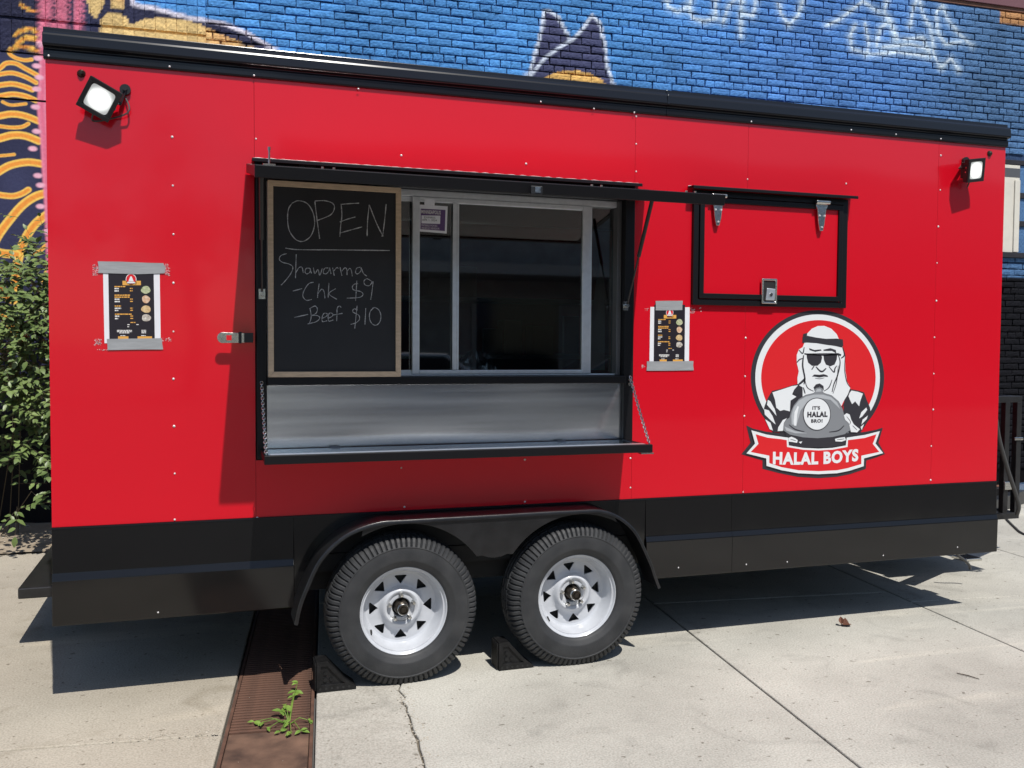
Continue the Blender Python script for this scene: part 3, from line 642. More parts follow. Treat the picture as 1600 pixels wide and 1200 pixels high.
# shell behind the skin
MB().box(0.004, LEN-0.004, 0.03, WID, 0.50, 0.58).build('floor', 'under', tr)
MB().box(0.0, LEN, 0.0, WID, ZT0+0.004, ZT1-0.012).build('roof', 'black', tr, bevel=0.02)
MB().box(0.03, LEN-0.03, WID-0.03, WID, 0.585, ZT0).build('back_wall', 'red_body', tr)
MB().box(0.0, 0.029, 0.012, WID, 0.585, ZT0).build('end_wall', 'red_body', tr); MB().box(LEN-0.029, LEN, 0.012, WID, 0.585, ZT0).build('end_wall', 'red_body', tr)
OX0, OX1, OZ0, OZ1 = 0.828, 2.653, 1.030, 2.345               # serving opening
MB().box(0.03, OX0, 0.012, 0.05, 0.585, ZT0).box(OX1, LEN-0.03, 0.012, 0.05, 0.585, ZT0).box(OX0+0.001, OX1-0.001, 0.012, 0.05, OZ1, ZT0).box(OX0+0.001, OX1-0.001, 0.03, 0.05, 0.585, 1.375).build('inner_lining', 'interior', tr)
ks = MB().box(0.5, 4.5, 1.86, 2.20, 1.00, 1.03).build('kitchen_shelf', 'alu', tr)
for zz in (1.45, 1.85): MB().box(0.5, 4.5, 1.95, 2.25, zz, zz+0.025).build('shelf_board', 'alu', ks)
rk = random.Random(2)
for k in range(16):
    x = 0.7+k*0.2+rk.uniform(-.04, .04); zz = rk.choice((1.031, 1.476, 1.876)); hh = rk.uniform(0.12, 0.3); ww = rk.uniform(0.05, 0.085)
    MB().box(x-ww, x+ww, 1.98, 2.16, zz, zz+hh).build('container', rk.choice(('alu', 'white_paint', 'wood', 'steel')), ks, bevel=0.01)
MB().box(1.2, 2.6, 1.1, 1.6, 0.6, 1.28).build('fryer_cabinet', 'steel', ks, bevel=0.01); MB().box(1.0, 3.2, 1.0, 1.9, 2.25, 2.55).build('extractor_hood', 'steel', ks, bevel=0.01)
# red skin panels, butted with fine gaps
gp = 0.0005
for (x0, x1, z0, z1) in ((0, 0.823, ZS, ZT0), (0.823, 2.655, OZ1+0.004, ZT0), (0.823, 2.655, ZS, OZ0-0.004), (2.655, 3.300, ZS, ZT0), (3.300, 4.525, ZS, ZT0), (4.525, LEN, ZS, ZT0)):
    MB().box(x0+gp, x1-gp, 0.0, 0.010, z0+0.002, z1).build('wall_panel', 'red', tr, loc=((x0+x1)/2, 0, z0), bevel=0.0006)
# top trim: ribbed rail in two lengths
prof = [(0.012, ZT0-0.006), (-0.010, ZT0-0.006), (-0.013, ZT0+0.002), (-0.014, ZT0+0.028), (-0.008, ZT0+0.033), (-0.008, ZT0+0.039), (-0.030, ZT0+0.044), (-0.033, ZT0+0.052), (-0.030, ZT0+0.082), (-0.030, ZT0+0.086),
        (-0.0265, ZT0+0.094), (-0.020, ZT0+0.100), (-0.010, ZT0+0.104), (-0.006, ZT0+0.110), (-0.004, ZT0+0.124), (0.012, ZT0+0.124)]
xj = float(T(1040, 160)[0])
for x0, x1 in ((-0.006, xj-0.001), (xj+0.001, LEN+0.006)):
    MB().profile_x(prof, x0, x1).build('roof_trim', 'black', tr, loc=((x0+x1)/2, 0, ZT0), bevel=0.0025, seg=3)
MB().box(xj-0.006, xj+0.006, -0.0345, -0.033, ZT0+0.048, ZT0+0.09).build('trim_joint_strip', 'black', tr)
# black skirt with its raised crease
sp = [(0.004, ZB), (-0.016, ZB), (-0.018, ZB+0.004), (-0.0195, 0.546), (-0.0185, 0.550), (-0.0090, 0.574), (-0.0080, 0.578), (-0.0035, ZS-0.004), (-0.0015, ZS), (0.004, ZS)]
XA, XB, XM = 0.985, 2.735, 3.232
for x0, x1 in ((0.0, XA), (XB, XM-0.0008), (XM+0.0008, LEN)):
    MB().profile_x(sp, x0, x1).build('skirt_panel', 'skirt', tr, loc=((x0+x1)/2, 0, ZB), bevel=0.001)
FEND = smooth_path([(0.972, 0.325), (0.988, 0.40), (1.016, 0.475), (1.080, 0.605), (1.19, 0.705), (1.33, 0.752), (1.47, 0.757), (1.88, 0.7585), (2.262, 0.760), (2.45, 0.748), (2.592, 0.655), (2.682, 0.495), (2.712, 0.42), (2.738, 0.355)], 5)
MB().prism([(XA+0.0005, ZS)]+[(q[0], q[1]) for q in FEND if q[0] > XA+0.0005 and q[0] < XB-0.0005]+[(XB-0.0005, ZS)], -0.003, 0.006).build('skirt_panel', 'skirt', tr, bevel=0.001)
MB().box(-0.001, LEN+0.001, -0.0062, -0.0036, ZS-0.006, ZS+0.0015).build('seam_strip', 'black', tr)
# chassis
for y in (0.16, 1.95): MB().box(0.02, 5.02, y, y+0.07, 0.40, 0.498).build('frame_rail', 'under', tr, bevel=0.004)
for k in range(7): MB().box(0.3+k*0.72, 0.36+k*0.72, 0.231, 1.949, 0.43, 0.499).build('cross_member', 'under', tr)
MB().box(XA, XB, 0.10, 0.14, 0.40, 0.76).build('wheel_well_liner', 'under', tr)
WX = ((1.465, 0.332), (2.315, 0.3335))
for x, z in WX: MB().tube([(x, 0.02, z), (x, 2.2, z)], 0.035, 14).build('axle', 'under', tr, smooth=True)
# ---- tandem fender: plate bent over both wheels, apron between the arches
FY = -0.172
top = smooth_path([(0.972, 0.325), (0.988, 0.40), (1.016, 0.475), (1.080, 0.605), (1.19, 0.705), (1.33, 0.752), (1.47, 0.757), (1.88, 0.7585), (2.262, 0.760), (2.45, 0.748), (2.592, 0.655), (2.682, 0.495), (2.712, 0.42), (2.738, 0.355)], 5)
mb = MB(); n = len(top); vs = []; fs = []
for i, p in enumerate(top):
    a = top[max(i-1, 0)]; b = top[min(i+1, n-1)]; d = b-a; nn = np.array([d[1], -d[0]]); nn = nn/np.linalg.norm(nn)   # inward
    for q, y in ((p, 0.0), (p, FY), (p+nn*0.006, FY-0.004), (p+nn*0.016, FY-0.004), (p+nn*0.016, FY), (p+nn*0.005, FY+0.006), (p+nn*0.005, 0.0)):
        vs.append((q[0], y, q[1]))
for i in range(n-1):
    for k in range(7): fs.append((i*7+k, i*7+(k+1) % 7, (i+1)*7+(k+1) % 7, (i+1)*7+k))
fs += [tuple(range(6, -1, -1)), tuple((n-1)*7+k for k in range(7))]
mb.add(vs, fs); fen = mb.build('fender', 'fender', tr, loc=(1.86, -0.12, 0.5), smooth=True)
ra = 0.415
apr = []
for t in np.linspace(R(118), R(36), 22): apr.append((1.461+ra*math.cos(t), 0.325+ra*math.sin(t)))
apr += [(1.825, 0.552+0.02), (1.85, 0.562), (1.884, 0.558), (1.918, 0.562), (1.943, 0.572)]
for t in np.linspace(R(144), R(62), 22): apr.append((2.307+ra*math.cos(t), 0.325+ra*math.sin(t)))
upper = [q for q in top if apr[0][0] < q[0] < apr[-1][0]]
poly = apr+[(q[0], q[1]-0.004) for q in reversed(upper)]
MB().prism(poly, FY+0.006, FY+0.010).build('apron', 'fender', fen, bevel=0.001)

# ---- wheels: white eight-window rim, tyre, hub and studs (built once, copied)
def wheel_mesh():
    m = MB()
    m.lathe_y([(0.150, 0.055), (0.165, 0.055), (0.172, 0.035), (0.182, -0.030), (0.188, -0.052), (0.197, -0.056), (0.2065, -0.060), (0.2085, -0.070), (0.2055, -0.078), (0.2000, -0.080), (0.1965, -0.077), (0.1945, -0.070), (0.190, -0.067), (0.1855, -0.067), (0.1825, -0.060), (0.1745, -0.020), (0.166, 0.000), (0.157, 0.004)], 72)
    # centre disc in eight sectors, each with a rounded three-cornered window
    def yd(r): return 0.004-0.026*math.exp(-((r-0.080)/0.016)**2)*(1 if r < 0.12 else 0)-(0.012*max(0, 0.08-r)/0.02)
    for s in range(8):
        t0 = 2*math.pi*s/8; half = math.pi/8; hc = np.array((0.1295, 0.0))
        tri = [(0.1465, 0.0325), (0.1465, -0.0325), (0.1055, 0.0)]
        def tri_r(a):                                 # rounded three-cornered window, seen from its centre
            best = 9
            for i in range(3):
                p, q = np.array(tri[i])-hc, np.array(tri[(i+1) % 3])-hc; e = q-p; dn = np.array([math.cos(a), math.sin(a)])
                den = dn[0]*e[1]-dn[1]*e[0]
                if abs(den) < 1e-9: continue
                k = (p[0]*e[1]-p[1]*e[0])/den; u = (p[0]*dn[1]-p[1]*dn[0])/den
                if k > 0 and -1e-6 <= u <= 1+1e-6: best = min(best, k)
            return min(best, 0.0310)
        RI, RO = 0.100, 0.158
        bd = [(RO, -half+2*half*k/12) for k in range(12)]+[(RO-(RO-RI)*k/5, half) for k in range(5)]+[(RI, half-2*half*k/10) for k in range(10)]+[(RI+(RO-RI)*k/5, -half) for k in range(5)]
        N = len(bd); base = len(m.v); rings = 5
        for j in range(rings):
            for (r_, a_) in bd:
                B = np.array((r_*math.cos(a_), r_*math.sin(a_))); v_ = B-hc; A = hc+v_/np.linalg.norm(v_)*tri_r(math.atan2(v_[1], v_[0]))
                f = max(0, j-1)/(rings-2); q = A+(B-A)*f; r = math.hypot(*q); an = math.atan2(q[1], q[0])+t0
                m.v.append((r*math.cos(an), yd(r)+(0.009 if j == 0 else 0), r*math.sin(an)))
        for j in range(rings-1):
            for k in range(N):
                m.f.append((base+j*N+k, base+j*N+(k+1) % N, base+(j+1)*N+(k+1) % N, base+(j+1)*N+k))
    m.lathe_y([(r, yd(r)) for r in (0.0635, 0.068, 0.073, 0.078, 0.083, 0.088, 0.093, 0.097, 0.1003)], 64)
    m.lathe_y([(0.042, 0.03), (0.042, -0.006), (0.046, -0.012), (0.058, -0.0135), (0.0636, -0.0125)], 64)
    m.lathe_y([(0.156, 0.004), (0.158, 0.006)], 48)
    return m
def tyre_mesh():
    m = MB(); R0 = 0.348; lugs = 84; per = 4; n = lugs*per
    prof = [(0.196, 0.070, 0), (0.200, 0.085, 0), (0.235, 0.103, 0), (0.285, 0.106, 0), (0.315, 0.099, 0), (0.329, 0.092, 1), (0.341, 0.080, 1), (R0-0.002, 0.062, 2), (R0, 0.040, 3), (R0-0.007, 0.036, 0), (R0-0.007, 0.030, 0), (R0, 0.026, 3), (R0+0.001, 0.006, 3), (R0-0.007, 0.003, 0),
            (R0-0.007, -0.003, 0), (R0+0.001, -0.006, 3), (R0, -0.026, 3), (R0-0.007, -0.030, 0), (R0-0.007, -0.036, 0), (R0, -0.040, 3), (R0-0.002, -0.062, 2), (R0-0.006, -0.074, 2), (0.331, -0.090, 1), (0.318, -0.097, 1), (0.304, -0.102, 1), (0.300, -0.1055, 0), (0.296, -0.1065, 0), (0.292, -0.1045, 0),
            (0.268, -0.1085, 0), (0.242, -0.1055, 0), (0.237, -0.1055, 0), (0.232, -0.1035, 0), (0.216, -0.094, 0), (0.211, -0.092, 0), (0.205, -0.086, 0), (0.199, -0.074, 0)]
    M_ = len(prof)
    for k in range(n):
        t = 2*math.pi*k/n; ph = k % per; rl = 0.6+0.4*math.sin(k*1.7)
        for (r, y, fl) in prof:
            rr, yy = r, y
            if fl in (1, 2) and ph == 3: rr = r-0.008; yy = y*0.945
            if fl == 3 and ph == 1 and (k//per) % 2 == 0: rr = r-0.004
            zz = rr*math.sin(t); dz = max(0, -0.326-zz)   # the loaded tyre flattens where it meets the ground
            m.v.append((rr*math.cos(t)*(1+dz*0.6), yy*(1+dz*2.0), max(zz, -0.3318)))
    for k in range(n):
        for i in range(M_-1): m.f.append((k*M_+i, k*M_+i+1, ((k+1) % n)*M_+i+1, ((k+1) % n)*M_+i))
    return m
WY = -0.050
whl = None
for i, (x, z) in enumerate(WX):
    rot = 0.0 if i == 0 else 0.10
    if whl is None:
        def mk(name, mb, m, par, sm=True, ang=38):
            me = mb.mesh(name, (0, 0, 0), sm); me.materials.append(M[m]); ob = bpy.data.objects.new(name, me); COL.objects.link(ob); ob.parent = par
            if sm: md = ob.modifiers.new('split', 'EDGE_SPLIT'); md.split_angle = R(ang)
            ORG[ob] = Vector((x, WY, z)); return ob
        whl = mk('wheel', wheel_mesh(), 'white_rim', tr, True, 30); kids = []
        kids.append(mk('tyre', tyre_mesh(), 'rubber', whl, True, 30))
        h = MB().lathe_y([(0.0, -0.066), (0.012, -0.066), (0.0125, -0.060), (0.017, -0.060), (0.018, -0.068), (0.0225, -0.068), (0.024, -0.062), (0.0245, -0.040), (0.030, -0.036), (0.0325, -0.030), (0.0345, 0.0), (0.0355, 0.08)], 32)
        kids.append(mk('hub', h, 'grease', whl))
        pr = MB().lathe_y([(0.0245, -0.046), (0.0265, -0.047), (0.0265, -0.058), (0.0245, -0.060)], 28); kids.append(mk('hub_ring', pr, 'chrome', whl))
        dm = MB().lathe_y([(0.0, 0.030), (0.150, 0.030), (0.150, 0.075)], 36); kids.append(mk('brake_drum', dm, 'under', whl))
        for k in range(5):
            a = 2*math.pi*k/5+0.35; cx, cz = 0.0585*math.cos(a), 0.0585*math.sin(a)
            nut = MB().lathe_y([(0.0, -0.040), (0.006, -0.0395), (0.0095, -0.035), (0.0100, -0.018), (0.0130, -0.010)], 6, c=(cx, 0, cz)); kids.append(mk('lug_nut', nut, 'chrome', whl, True, 25))
        vst = MB().tube([(-0.140, -0.010, -0.098), (-0.143, -0.036, -0.102), (-0.145, -0.050, -0.103)], [0.006, 0.005, 0.004], 8); kids.append(mk('valve_stem', vst, 'under', whl))
        wo = whl
    else:
        wo = whl.copy(); COL.objects.link(wo)
        for c in kids:
            d = c.copy(); COL.objects.link(d); d.parent = wo
            if d.name.startswith('tyre'): d.rotation_euler = (0, rot, 0)
    wo.location = Vector((x, WY, z))-ORG[tr]; wo.rotation_euler = (0, -rot, 0)

# ---- serving opening: frame, drip rail, window
FR = empty('serving_bay', (1.74, 0, OZ0), parent=tr)
MB().box(OX0, 0.872, -0.012, 0.06, OZ0, 2.344).build('jamb', 'frame_black', FR, bevel=0.003); MB().box(2.602, OX1, -0.012, 0.06, OZ0, 2.344).build('jamb', 'frame_black', FR, bevel=0.003)
MB().box(0.8725, 2.6015, -0.010, 0.06, 2.268, 2.344).build('header', 'frame_black', FR, bevel=0.003)
MB().box(0.8725, 2.6015, -0.035, 0.06, 1.358, 1.3955).build('sill', 'frame_black', FR, bevel=0.003)
MB().box(0.8725, 2.6015, -0.010, 0.03, OZ0, 1.056).build('bottom_rail', 'frame_black', FR, bevel=0.003)
dr = [(0.0, 2.352), (-0.045, 2.349), (-0.047, 2.346), (-0.047, 2.333), (-0.0445, 2.333), (-0.0445, 2.345), (0.0, 2.346)]
MB().profile_x(dr, 0.812, 2.675).build('drip_rail', 'frame_black', FR, bevel=0.001)
sb = MB(); pts = [(0.815+1.858*k/70, -0.003-0.0015*abs(math.sin(k*1.9)), 2.3545+0.0012*math.sin(k*2.7)) for k in range(71)]
sb.tube(pts, [0.0022+0.0014*abs(math.sin(k*1.3)) for k in range(71)], 6).build('sealant_bead', 'rivet', FR, smooth=True)
# stainless sheet below the window
sp_ = MB(); nx, nz = 60, 12
for j in range(nz+1):
    for i in range(nx+1):
        x = 0.8735+(2.6005-0.8735)*i/nx; z = 1.058+(1.3565-1.058)*j/nz
        sp_.v.append((x, 0.016+0.0012*math.sin(i*0.17+0.6)*math.sin(math.pi*j/nz), z))
sp_.f = [(j*(nx+1)+i, j*(nx+1)+i+1, (j+1)*(nx+1)+i+1, (j+1)*(nx+1)+i) for j in range(nz) for i in range(nx)]
sp_.build('steel_panel', 'steel', FR, smooth=True)
# window frame, sashes, panes
wn = MB()
wn.box(0.8735, 0.905, 0.040, 0.100, 1.3965, 2.267).box(0.9055, 2.5765, 0.040, 0.100, 2.236, 2.2665).box(0.9055, 2.5765, 0.040, 0.100, 1.3965, 1.404)
wo_ = wn.build('window_frame', 'alu', FR, bevel=0.002)
MB().box(2.577, 2.6005, 0.030, 0.100, 1.3965, 2.267).build('end_stile', 'alu_dark', FR, bevel=0.002)
s = MB().box(1.536, 1.570, 0.036, 0.062, 1.4045, 2.2355).box(2.393, 2.442, 0.036, 0.062, 1.4045, 2.2355).box(1.5705, 2.3925, 0.036, 0.062, 1.4045, 1.424).box(1.5705, 2.3925, 0.036, 0.062, 2.212, 2.2355)
sash = s.build('sliding_sash', 'alu', FR, bevel=0.0025)
MB().box(1.5708, 2.3922, 0.047, 0.050, 1.4243, 2.2117).build('pane', 'glass', sash)
MB().box(1.728, 1.748, 0.030, 0.0355, 1.4248, 2.2112).build('interlock_stile', 'alu', sash, bevel=0.0015); MB().box(1.7495, 1.759, 0.033, 0.0355, 1.4248, 2.2112).build('interlock_stile', 'alu', sash, bevel=0.001)
s = MB().box(0.9058, 0.935, 0.066, 0.090, 1.4045, 2.2355).box(1.728, 1.757, 0.066, 0.090, 1.4045, 2.2355).box(0.9353, 1.7277, 0.066, 0.090, 1.4045, 1.424).box(0.9353, 1.7277, 0.066, 0.090, 2.215, 2.2355).box(1.7575, 1.7635, 0.062, 0.0655, 1.4045, 2.2355)
sash2 = s.build('sliding_sash', 'alu', FR, bevel=0.0025)
MB().box(0.9356, 1.7274, 0.076, 0.079, 1.4243, 2.2147).build('pane', 'glass', sash2)
MB().box(2.4425, 2.5765, 0.079, 0.081, 1.405, 2.2352).build('pane', 'glass', FR)
MB().add([(2.462, 0.16, 1.42), (2.560, 0.13, 1.42), (2.556, 0.13, 1.92), (2.538, 0.16, 1.97), (2.462, 0.17, 1.42), (2.56, 0.14, 1.42), (2.556, 0.14, 1.92), (2.538, 0.17, 1.97)], [(0, 1, 2, 3), (7, 6, 5, 4), (0, 4, 5, 1), (1, 5, 6, 2), (2, 6, 7, 3), (3, 7, 4, 0)]).build('sash_screen', 'far_trim', FR)

# ---- hatch door, propped open
HY, HZ, EY, EZ = -0.016, 2.306, -0.770, 2.162
HX0 = float(T(398, 268, EY)[0]); HX1 = 2.712
hd = Vector((0, EY-HY, EZ-HZ)); HL = hd.length; hd.normalize(); hn = Vector((0, hd.z, -hd.y))
if hn.z < 0: hn = -hn
def HP(x, t, h=0.0): return Vector((x, HY, HZ))+hd*t+hn*h
hm = MB()
hm.bar(HP(HX0, HL-0.02), HP(HX1, HL-0.02), 0.030, 0.046, hn)
hm.bar(HP(HX0, 0.02), HP(HX1, 0.02), 0.030, 0.040, hn)
hm.bar(HP(HX0+0.016, 0.036), HP(HX0+0.016, HL-0.0355), 0.032, 0.038, hn); hm.bar(HP(HX1-0.016, 0.036), HP(HX1-0.016, HL-0.0355), 0.032, 0.038, hn)
hatch = hm.build('serving_hatch', 'frame_black', tr, loc=((HX0+HX1)/2, HY, HZ), bevel=0.003)
MB().bar(HP(HX0+0.0325, HL/2, 0.006), HP(HX1-0.0325, HL/2, 0.006), HL-0.0725, 0.006, hn).build('outer_skin', 'red', hatch)
MB().bar(HP(HX0+0.0325, HL/2, -0.012), HP(HX1-0.0325, HL/2, -0.012), HL-0.0725, 0.004, hn).build('inner_skin', 'hatch_inside', hatch)
for x in (float(T(480, 262)[0]), float(T(835, 288)[0]), float(T(962, 297)[0])):
    h = MB().box(x-0.035, x+0.035, -0.018, -0.0105, 2.295, 2.338).tube([(x-0.04, -0.022, 2.312), (x+0.04, -0.022, 2.312)], 0.007, 8)
    for k in (-0.022, 0.022): h.tube([(x+k, -0.016, 2.327), (x+k, -0.026, 2.327)], 0.006, 8)
    h.build('hinge', 'pipe', hatch, bevel=0.001)
    for k in (-0.02, 0.022): MB().tube([HP(x+k, HL-0.02, 0.021), HP(x+k, HL-0.02, 0.030)], 0.005, 8).build('bolt', 'chrome', hatch, smooth=True)
xl = float(T(421, 262, EY)[0])
MB().bar(HP(xl-0.022, HL-0.02, 0.026), HP(xl+0.022, HL-0.02, 0.026), 0.02, 0.006, hn).tube([HP(xl, HL-0.02, 0.028), HP(xl, HL-0.02, 0.080)], 0.0035, 8).tube([HP(xl, HL-0.02, 0.076), HP(xl, HL-0.02, 0.088)], 0.0055, 8).build('catch', 'chrome', hatch)
xc = float(T(836, 300, EY)[0])
lt = MB().box(xc-0.024, xc+0.024, EY-0.022, EY-0.010, EZ-0.026, EZ+0.006).build('latch', 'pipe', hatch, bevel=0.002); MB().box(xc-0.008, xc+0.014, EY-0.0245, EY-0.0225, EZ-0.020, EZ+0.002).build('latch_tongue', 'chrome', hatch)
for sx, xb, zb, xt in ((1, 2.606, 1.744, 2.618), (-1, 0.852, 1.762, 0.838)):
    a = Vector((xb, -0.028, zb)); b = HP(xt, 0.26, -0.028); m_ = a+(b-a)*0.48
    g = MB().tube([m_, b], 0.0095, 12).tube([a, m_], 0.0045, 10).build('gas_strut', 'pipe', hatch, smooth=True)
    MB().tube([a+Vector((0, 0.016, 0)), a-Vector((0, 0.012, 0))], 0.009, 10).box(xb-0.014, xb+0.014, -0.0145, -0.0125, zb-0.022, zb+0.022).build('ball_mount', 'chrome', hatch)
# ---- counter shelf, hung on two chains
SY = -0.300; shz = 1.062
sh = MB().bar((0.842, SY, shz), (2.616, SY, shz), 0.022, 0.038).bar((0.8535, SY+0.0115, shz), (0.8535, -0.013, shz), 0.022, 0.030).bar((2.6045, SY+0.0115, shz), (2.6045, -0.013, shz), 0.022, 0.030)
shelf = sh.build('counter_shelf', 'frame_black', tr, loc=(1.73, -0.15, shz), bevel=0.003)
st = MB(); nx, ny = 40, 8
for j in range(ny+1):
    for i in range(nx+1): st.v.append((0.865+1.728*i/nx, SY+0.011+0.274*j/ny, shz+0.012+0.0006*math.sin(math.pi*j/ny)*math.sin(i*0.3)))
st.f = [(j*(nx+1)+i, j*(nx+1)+i+1, (j+1)*(nx+1)+i+1, (j+1)*(nx+1)+i) for j in range(ny) for i in range(nx)]
st.build('steel_top', 'steel', shelf, smooth=True)
MB().box(0.868, 2.590, SY+0.013, SY+0.050, shz+0.0165, shz+0.0195).build('lit_front_strip', 'alu', shelf)  # added bright strip standing in for light on the front of the shelf top
MB().box(0.865, 2.593, SY+0.011, -0.014, shz-0.012, shz-0.006).build('under_skin', 'red', shelf)
for x in (1.17, 2.27): MB().box(x-0.022, x+0.022, -0.0145, -0.011, shz-0.004, shz+0.019).build('hinge', 'alu_dark', shelf)  # small dark plates standing in for faint dark reflections in the steel
def chain(a, b, n, sag):
    m = MB(); a = Vector(a); b = Vector(b)
    P = [a+(b-a)*(k/n)+Vector((0, 0, -sag*4*(k/n)*(1-k/n))) for k in range(n+1)]
    for k in range(n):
        p, q = P[k], P[k+1]; d = (q-p).normalized(); u = d.cross(Vector((1, 0, 0.2))).normalized(); v = d.cross(u); s = u if k % 2 else v
        c = (p+q)/2; L = (q-p).length*0.66; loop = []
        for t in range(10):
            an = 2*math.pi*t/10; loop.append(c+d*(L*math.cos(an))+s*(0.0060*math.sin(an)))
        m.tube(loop+[loop[0]], 0.0023, 5, caps=False)
    return m
chain((2.632, -0.020, 1.392), (2.606, SY+0.005, shz+0.022), 30, 0.008).build('chain', 'chrome', shelf, smooth=True)
chain((0.848, -0.020, 1.376), (0.851, SY+0.005, shz+0.020), 30, 0.008).build('chain', 'chrome', shelf, smooth=True)
for x, z in ((2.630, 1.375), (2.628, 1.352)): MB().tube([(x, -0.011, z), (x, -0.026, z)], 0.009, 6).build('chain_bolt', 'chrome', shelf)
MB().box(2.555, 2.62, SY-0.013, SY+0.02, shz-0.026, shz-0.0195).build('shelf_catch', 'chrome', shelf)

# ---- small side hatch
sh_ = empty('side_hatch', (3.445, 0, 1.76), parent=tr)
X0, X1, Z0_, Z1_ = 2.978, 3.912, 1.757, 2.340
def ring(x0, x1, z0, z1, wd, y0, y1):
    m = MB()
    m.add([(x0, y0, z0), (x1, y0, z0), (x1, y0, z1), (x0, y0, z1), (x0+wd, y0, z0+wd), (x1-wd, y0, z0+wd), (x1-wd, y0, z1-wd), (x0+wd, y0, z1-wd),
           (x0, y1, z0), (x1, y1, z0), (x1, y1, z1), (x0, y1, z1), (x0+wd, y1, z0+wd), (x1-wd, y1, z0+wd), (x1-wd, y1, z1-wd), (x0+wd, y1, z1-wd)],
          [(0, 1, 5, 4), (1, 2, 6, 5), (2, 3, 7, 6), (3, 0, 4, 7), (0, 8, 9, 1), (1, 9, 10, 2), (2, 10, 11, 3), (3, 11, 8, 0), (4, 5, 13, 12), (5, 6, 14, 13), (6, 7, 15, 14), (7, 4, 12, 15)])
    return m
ring(X0, X1, Z0_, Z1_, 0.030, -0.020, -0.0005).build('outer_frame', 'frame_black', sh_, bevel=0.002)
ring(X0+0.034, X1-0.034, Z0_+0.034, Z1_-0.034, 0.026, -0.026, -0.0005).build('door_frame', 'frame_black', sh_, bevel=0.002)
MB().box(X0+0.0605, X1-0.0605, -0.014, -0.0008, Z0_+0.0605, Z1_-0.0605).build('door_panel', 'red', sh_)
d2 = [(p[0]*1.35, p[1]+0.006) for p in dr]; MB().profile_x(d2, X0-0.028, X1+0.030).build('drip_rail', 'frame_black', sh_, bevel=0.001)
pts = [(X0-0.026+0.99*k/40, -0.003-0.0015*abs(math.sin(k*1.9)), 2.3605+0.001*math.sin(k*2.7)) for k in range(41)]
MB().tube(pts, [0.0018+0.001*abs(math.sin(k*1.3)) for k in range(41)], 6).build('sealant_bead', 'rivet', sh_, smooth=True)
for px, py in ((1123, 318), (1285, 330)):
    x = float(T(px, py, -0.04)[0]); zt = 2.328
    h = MB().prism([(x-0.036, zt), (x-0.036, zt-0.035), (x-0.027, zt-0.052), (x-0.018, zt-0.130), (x-0.009, zt-0.165), (x+0.009, zt-0.165), (x+0.018, zt-0.130), (x+0.027, zt-0.052), (x+0.036, zt-0.035), (x+0.036, zt)], -0.036, -0.0265)
    h.tube([(x-0.042, -0.042, zt-0.014), (x+0.042, -0.042, zt-0.014)], 0.013, 10)
    ho = h.build('strap_hinge', 'chrome', sh_, bevel=0.002)
    for zz, dx in ((zt-0.146, 0), (zt-0.085, -0.016), (zt-0.085, 0.016)): MB().tube([(x+dx, -0.034, zz), (x+dx, -0.042, zz)], 0.005, 6).build('bolt', 'rivet', ho)
lx, lz = float(T(1202, 455, -0.03)[0]), float(T(1202, 455, -0.03)[2])
la = ring(lx-0.046, lx+0.046, lz-0.066, lz+0.066, 0.011, -0.034, -0.0262).build('paddle_latch', 'chrome', sh_, bevel=0.004)
MB().box(lx-0.0345, lx+0.0345, -0.0275, -0.0263, lz-0.0545, lz+0.0545).build('latch_pan', 'under', la)
MB().prism([(lx-0.025, lz-0.048), (lx+0.028, lz-0.048), (lx+0.031, lz+0.012), (lx-0.018, lz+0.016)], -0.040, -0.0278).build('paddle', 'alu', la, bevel=0.003)
MB().tube([(lx+0.004, -0.0395, lz-0.018), (lx+0.004, -0.044, lz-0.018)], 0.009, 12).build('key_barrel', 'chrome', la)

# ---- rivets
rv = MB()
rv.lathe_y([(0.0, -0.0042), (0.003, -0.0038), (0.0058, -0.002), (0.0066, -0.0002)], 10); rme = rv.mesh('rivet', (0, 0, 0), True); rme.materials.append(M['rivet'])
RIV = [(269, 214), (270, 290), (271, 366), (271, 442), (271, 518), (271, 592), (272, 666), (273, 740), (273, 812), (400, 217), (402, 809), (627, 243), (822, 256), (820, 718), (627, 731), (632, 792), (820, 784),
       (994, 182), (994, 225), (994, 268), (985, 716), (985, 762), (1168, 280), (1165, 528), (1164, 588), (1163, 650), (1161, 769), (1322, 287), (1318, 765),
       (1470, 243), (1469, 297), (1466, 354), (1464, 411), (1463, 470), (1460, 527), (1459, 584), (1458, 640), (1455, 697), (1454, 750)]
for px, py in RIV:
    p = T(px, py); o = link('rivet', rme, tr, (p[0], -0.0005, p[2])); k_ = rc.uniform(0.62, 0.9); o.scale = (k_, k_, k_)
for px, py in ((265, 104), (397, 118), (76, 87), (560, 139), (845, 159), (928, 170), (991, 176), (1174, 190), (1330, 203), (1400, 210), (1470, 217)):
    p = T(px, py, -0.013); o = link('rivet', rme, tr, (p[0], -0.0135, p[2])); o.scale = (0.7, 0.7, 0.7)
for px, py in ((247, 957), (865, 943), (1060, 887), (1166, 882), (1230, 878), (1380, 868), (1496, 855), (890, 937)):
    p = T(px, py, -0.018)
    if XA < p[0] < XB: continue
    o = link('rivet', rme, tr, (p[0], -0.0185, p[2])); o.scale = (0.6, 0.6, 0.6)
for px, py in ((127, 115), (1546, 240)):
    p = T(px, py); MB().lathe_y([(0.0, -0.016), (0.006, -0.0155), (0.012, -0.010), (0.0155, -0.004), (0.017, -0.0002)], 20, c=(p[0], 0, p[2])).build('marker_light', 'grease', tr, smooth=True)
